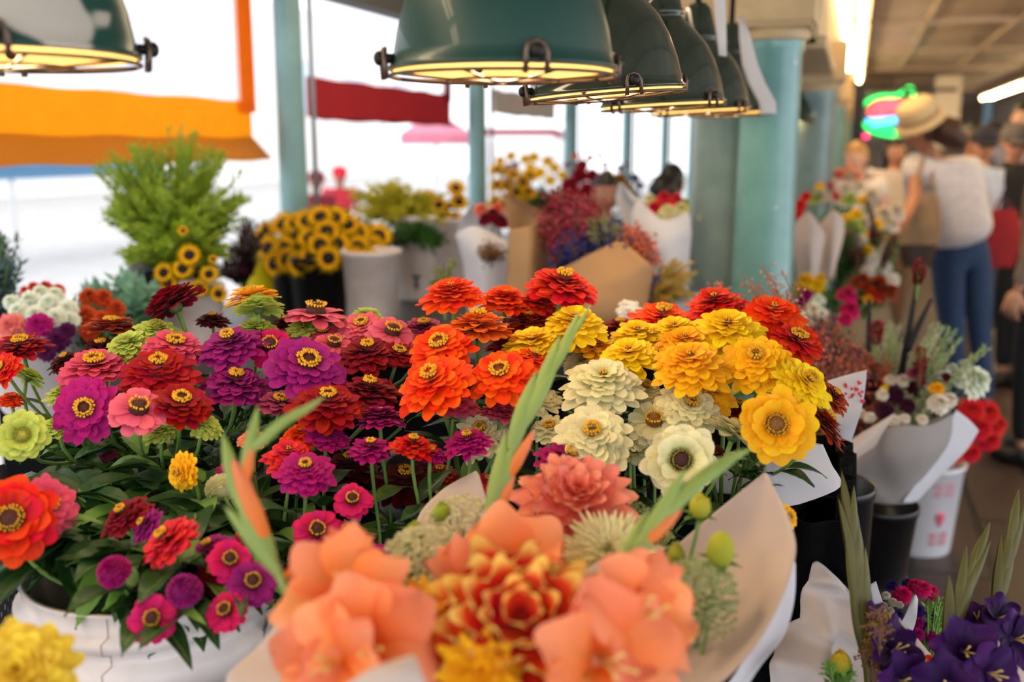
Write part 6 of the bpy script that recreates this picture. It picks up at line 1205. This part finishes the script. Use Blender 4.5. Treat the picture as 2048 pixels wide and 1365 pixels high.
wo, WF, wk = person('person in straw hat, white T-shirt and blue jeans bending over the bouquets', J, 1.68, skins[1], cl_('white_tee', '#e4dcdc'), jeans, '#4a2a18', fc, tw=1.55, sleeve=.46, hairlen=.2, female=False, hand_dirs={'L': -RGT*.7 + Vector((0, 0, -.4))}, hair_back=(RGT*.75 + Vector((0, 0, -.62)) - FWD*.1))
q = MB(); HT = frame(J['head'] - RGT*.015 + Vector((0, 0, .07)), Vector((0, 0, 1)) - RGT*.62 - FWD*.3, FWD)
q.lathe([(.14, -.03), (.135, -.02), (.125, -.006), (.112, .004), (.108, .05), (.1, .085), (.07, .105), (.02, .098), (0, .096)], HT, 36); q.lathe([(.14, -.03), (.125, -.012), (.11, -.002), (.104, .05), (0, .09)], HT, 36)
h = q.build('straw_hat', plain('straw_weave', '#d8bd90', .85, noise_amt=.25, nscale=120, bump=.4), wo); q = MB(); q.lathe([(.1135, .004), (.1115, .028)], HT, 36); q.build('hat_band', plain('hat_band_tan', '#b08a60', .8), h)
tanm = plain('tan_bag_cloth', '#b8946c', .8, noise_amt=.2, nscale=20); o = thing('shoulder_bag', 'tan shoulder bag with a darker bottom hanging from the bending shopper', 'bag', P(1835, 530, 5.35)); cb = P(1846, 462, 5.5)
q = MB(); rows = []
for i in range(11):
    t = i/10; z = .2 - .4*t; wd = .055 + .06*math.sin(PI*(.15 + .75*t)); rows.append([cb + RGT*(wd*math.cos(a*PI/12) - .02 + .04*t*0) + FWD*(wd*.5*math.sin(a*PI/12)) + Vector((0, 0, z)) for a in range(24)])
q.grid(rows[:8], None, 0, True); q.build('body', tanm, o); q = MB(); q.grid(rows[7:], None, 0, True); q.add([cb + Vector((0, 0, -.2))] + rows[10], [(0, 1+(k+1) % 24, 1+k) for k in range(24)]); q.build('bottom', plain('brown_leather', '#4a3528', .5), o)
q = MB(); q.tube(bez(cb + Vector((0, 0, .22)) - RGT*.05, P(1840, 340, 5.4), P(1846, 296, 5.5), P(1862, 306, 5.62), 8) + bez(P(1862, 306, 5.62), P(1866, 330, 5.5), P(1862, 380, 5.42), cb + Vector((0, 0, .22)) + RGT*.05, 8)[1:], .011, 6); q.build('strap', tanm, o)
# --- other people in the aisle and behind the stalls
def man(px, d, H, yaw, label, skin, top, bottom, hair, arms='down', **k):
    J, f = standing(px, d, H, yaw, arms, k.pop('lean', 0)); return person(label, J, H, skins[skin], cl_(*top), cl_(*bottom), hair, f, **k)
man(1936, 7.4, 1.72, .35, 'person in navy cap, sunglasses and dark navy shirt behind the bending shopper', 0, ('navy_shirt', '#262c40'), ('dark_trousers', '#1e2028'), '#241812', capcol='#2a2c3a', glasses=True, sleeve=.9)
po, PF, pk_ = man(2000, 6.75, 1.73, .25, 'person in grey cap with navy and white shirt, hands held together in front', 0, ('white_blue_shirt', '#c8d4ea'), ('grey_trousers', '#4a4e58'), '#2a1c14', arms='front', capcol='#6a6462', glasses=True, sleeve=.6)
Jm, fm = standing(2000, 6.75, 1.73, .25); v, f_ = grow([(lerp(Jm['pelvis'], Jm['waist'], 0), .152), (Jm['waist'], .14), (Jm['chest'], .154), (lerp(Jm['chest'], Jm['neck'], .4), .1)], [(0,1),(1,2),(2,3)]); q = MB(); q.add(v, f_); q.build('vest', cl_('navy_vest', '#1e2c4c'), po)
man(2014, 7.9, 1.93, .1, 'tall person with dark hair and grey shirt above the grey cap', 2, ('grey_shirt', '#8a8a9c'), ('dark_trousers2', '#2a2a30'), '#1a1210')
man(2052, 6.6, 1.76, -.4, 'dark-haired person in a black jacket cut by the picture edge', 0, ('black_jacket', '#15161c'), ('black_trousers', '#111218'), '#0e0a0a', sleeve=1.0)
man(2092, 5.0, 1.74, -1.9, 'person in dark trousers and dark shoes walking past the picture edge', 0, ('taupe_coat', '#8a7a70'), ('charcoal_trousers', '#14161e'), '#241a16', sleeve=1.0)
man(1768, 8.3, 1.66, .3, 'person with long dark hair and white top facing the stall beyond the bending shopper', 0, ('white_top', '#e0d4ce'), ('tan_skirt', '#8a6a58'), '#1c100c', arms='reach', hairlen=.3, female=True, sleeve=.15)
man(1708, 7.2, 1.62, -.5, 'person in a white shirt with short fair hair leaning towards the cream cones', 2, ('white_shirt', '#e6dcd8'), ('navy_skirt', '#20243c'), '#b88a50', arms='reach', lean=.12)
man(1918, 8.6, 1.78, .2, 'dark-haired person in a dark red top far along the aisle', 1, ('wine_top', '#6a1c28'), ('dark_trousers3', '#202024'), '#140c0a')
man(1958, 9.6, 1.8, .1, 'person with a black cap in an orange top far along the aisle', 1, ('rust_top', '#a85a30'), ('dark_trousers4', '#26262a'), '#140c0a', capcol='#15151a')
man(1332, 5.4, 1.5, 2.6, 'person with black hair turned away behind the white paper cone', 0, ('teal_top', '#3a7a80'), ('dark_trousers5', '#1c1c22'), '#0c0808', hairlen=.12)
man(1206, 5.2, 1.46, .2, 'person with dark hair in a violet-blue top behind the dried red sprigs', 1, ('violet_top', '#3c3a70'), ('dark_trousers6', '#1c1c22'), '#120a0a')
man(640, 9.5, 1.36, .3, 'person in a dark red hat out in the bright street, nearer the first slim post', 1, ('maroon_top', '#8a1c2c'), ('grey_trousers2', '#5a5a66'), '#3a1418', capcol='#7a1420')
man(687, 10.5, 1.38, .1, 'person in a bright red hat out in the bright street', 1, ('red_top', '#d03040'), ('grey_trousers3', '#6a6a74'), '#5a1418', capcol='#d81c30')
# red bag carried behind the shopper
o = thing('shoulder_bag', 'dark red bag hanging at the hip of the person in the grey cap', 'bag', P(2004, 520, 6.25)); cb = P(2004, 478, 6.25); q = MB(); rows = []
for i in range(10): t = i/9; z = .18 - .36*t; wd = .07 + .05*math.sin(PI*t*.9); rows.append([cb + RGT*(wd*math.cos(a*PI/10)) + FWD*(.05*math.sin(a*PI/10)) + Vector((0, 0, z)) for a in range(20)])
q.grid(rows, None, 0, True); q.build('body', plain('dark_red_cloth', '#6a1420', .7, noise_amt=.2, nscale=15), o); q = MB(); q.tube(bez(cb + Vector((0, 0, .17)) - RGT*.05, P(1990, 400, 6.3), P(2012, 380, 6.3), cb + Vector((0, 0, .17)) + RGT*.05, 8), .01, 6); q.build('strap', plain('dark_red_strap', '#4a0e18', .7), o)
# ------------------------------------------------------------------ neon sign and signs down the aisle
o = thing('neon_sign', 'glowing red, green and blue neon sign hanging far down the aisle', 'sign', P(1784, 228, 13)); 
def neon(pts, mat, r=.02, name='neon_tube'): m = MB(); m.tube(crs([P(1784 + (x-1790)*1.25, 224 + (y-224)*1.25, 13) for x, y in pts], 4), r, 7); m.build(name, mat, o)
ng, nr, nb, npk = glow('neon_green', '#20e060', 5), glow('neon_red', '#ff4048', 6), glow('neon_blue', '#50b0ff', 6), glow('neon_pink', '#ff3070', 6)
m = MB(); m.box((0, 0, 0), (.8, .04, .6), frame(P(1784, 230, 13.1), (0, 0, 1), RGT)); m.build('back_panel', plain('sign_board', '#50605c', .6), o, smooth=False)
neon([(1738,232),(1746,212),(1768,200),(1798,198),(1812,188),(1822,186),(1824,200),(1818,210)], ng); neon([(1740,238),(1760,255),(1800,262),(1826,252)], ng); neon([(1770,248),(1790,254),(1812,262)], ng)
for k in range(4): neon([(1756 + k*3, 214 - k*4 + 6), (1770, 210 + k*5), (1790, 206 + k*5), (1812, 212 + k*4)], nr)
neon([(1752,222),(1762,228),(1775,226)], nr); neon([(1750,238),(1775,236),(1800,234),(1822,226)], nb); neon([(1760,244),(1785,240),(1815,238)], nb); neon([(1736,256),(1742,262),(1752,264)], npk); neon([(1726,234),(1732,238)], nr)
def board(px, py, d, w, h, mat, name, label, cat='sign'):
    c = P(px, py, d); m = MB(); m.box((0, 0, 0), (w, .03, h), Matrix.Translation(c)); return one(name, m, mat, label, cat, loc=c, smooth=False)
board(1836, 212, 11, .2, .12, glow('lit_white_sign', '#ffeedd', 2.2), 'lit_sign', 'small white lit sign glowing above the straw hat')  # glowing box stands in for the glare of a distant lamp
board(1893, 225, 14, .34, 1.0, plain('white_panel', '#d8d0c8', .6), 'menu_board', 'tall whitish board hanging beyond the straw hat')
board(1975, 224, 14, .1, .36, plain('blue_panel', '#4a7ab8', .6), 'menu_board', 'narrow blue board beside the tall dark-haired person')
board(1716, 240, 9, .1, .62, plain('banner_navy', '#1c2030', .8), 'hanging_banner', 'narrow dark navy banner hanging left of the neon sign', 'banner'); board(1860, 180, 10, .5, .04, plain('dark_rail', '#3a3430', .6), 'track_rail', 'dark rail under the ceiling beyond the straw hat', 'rail')
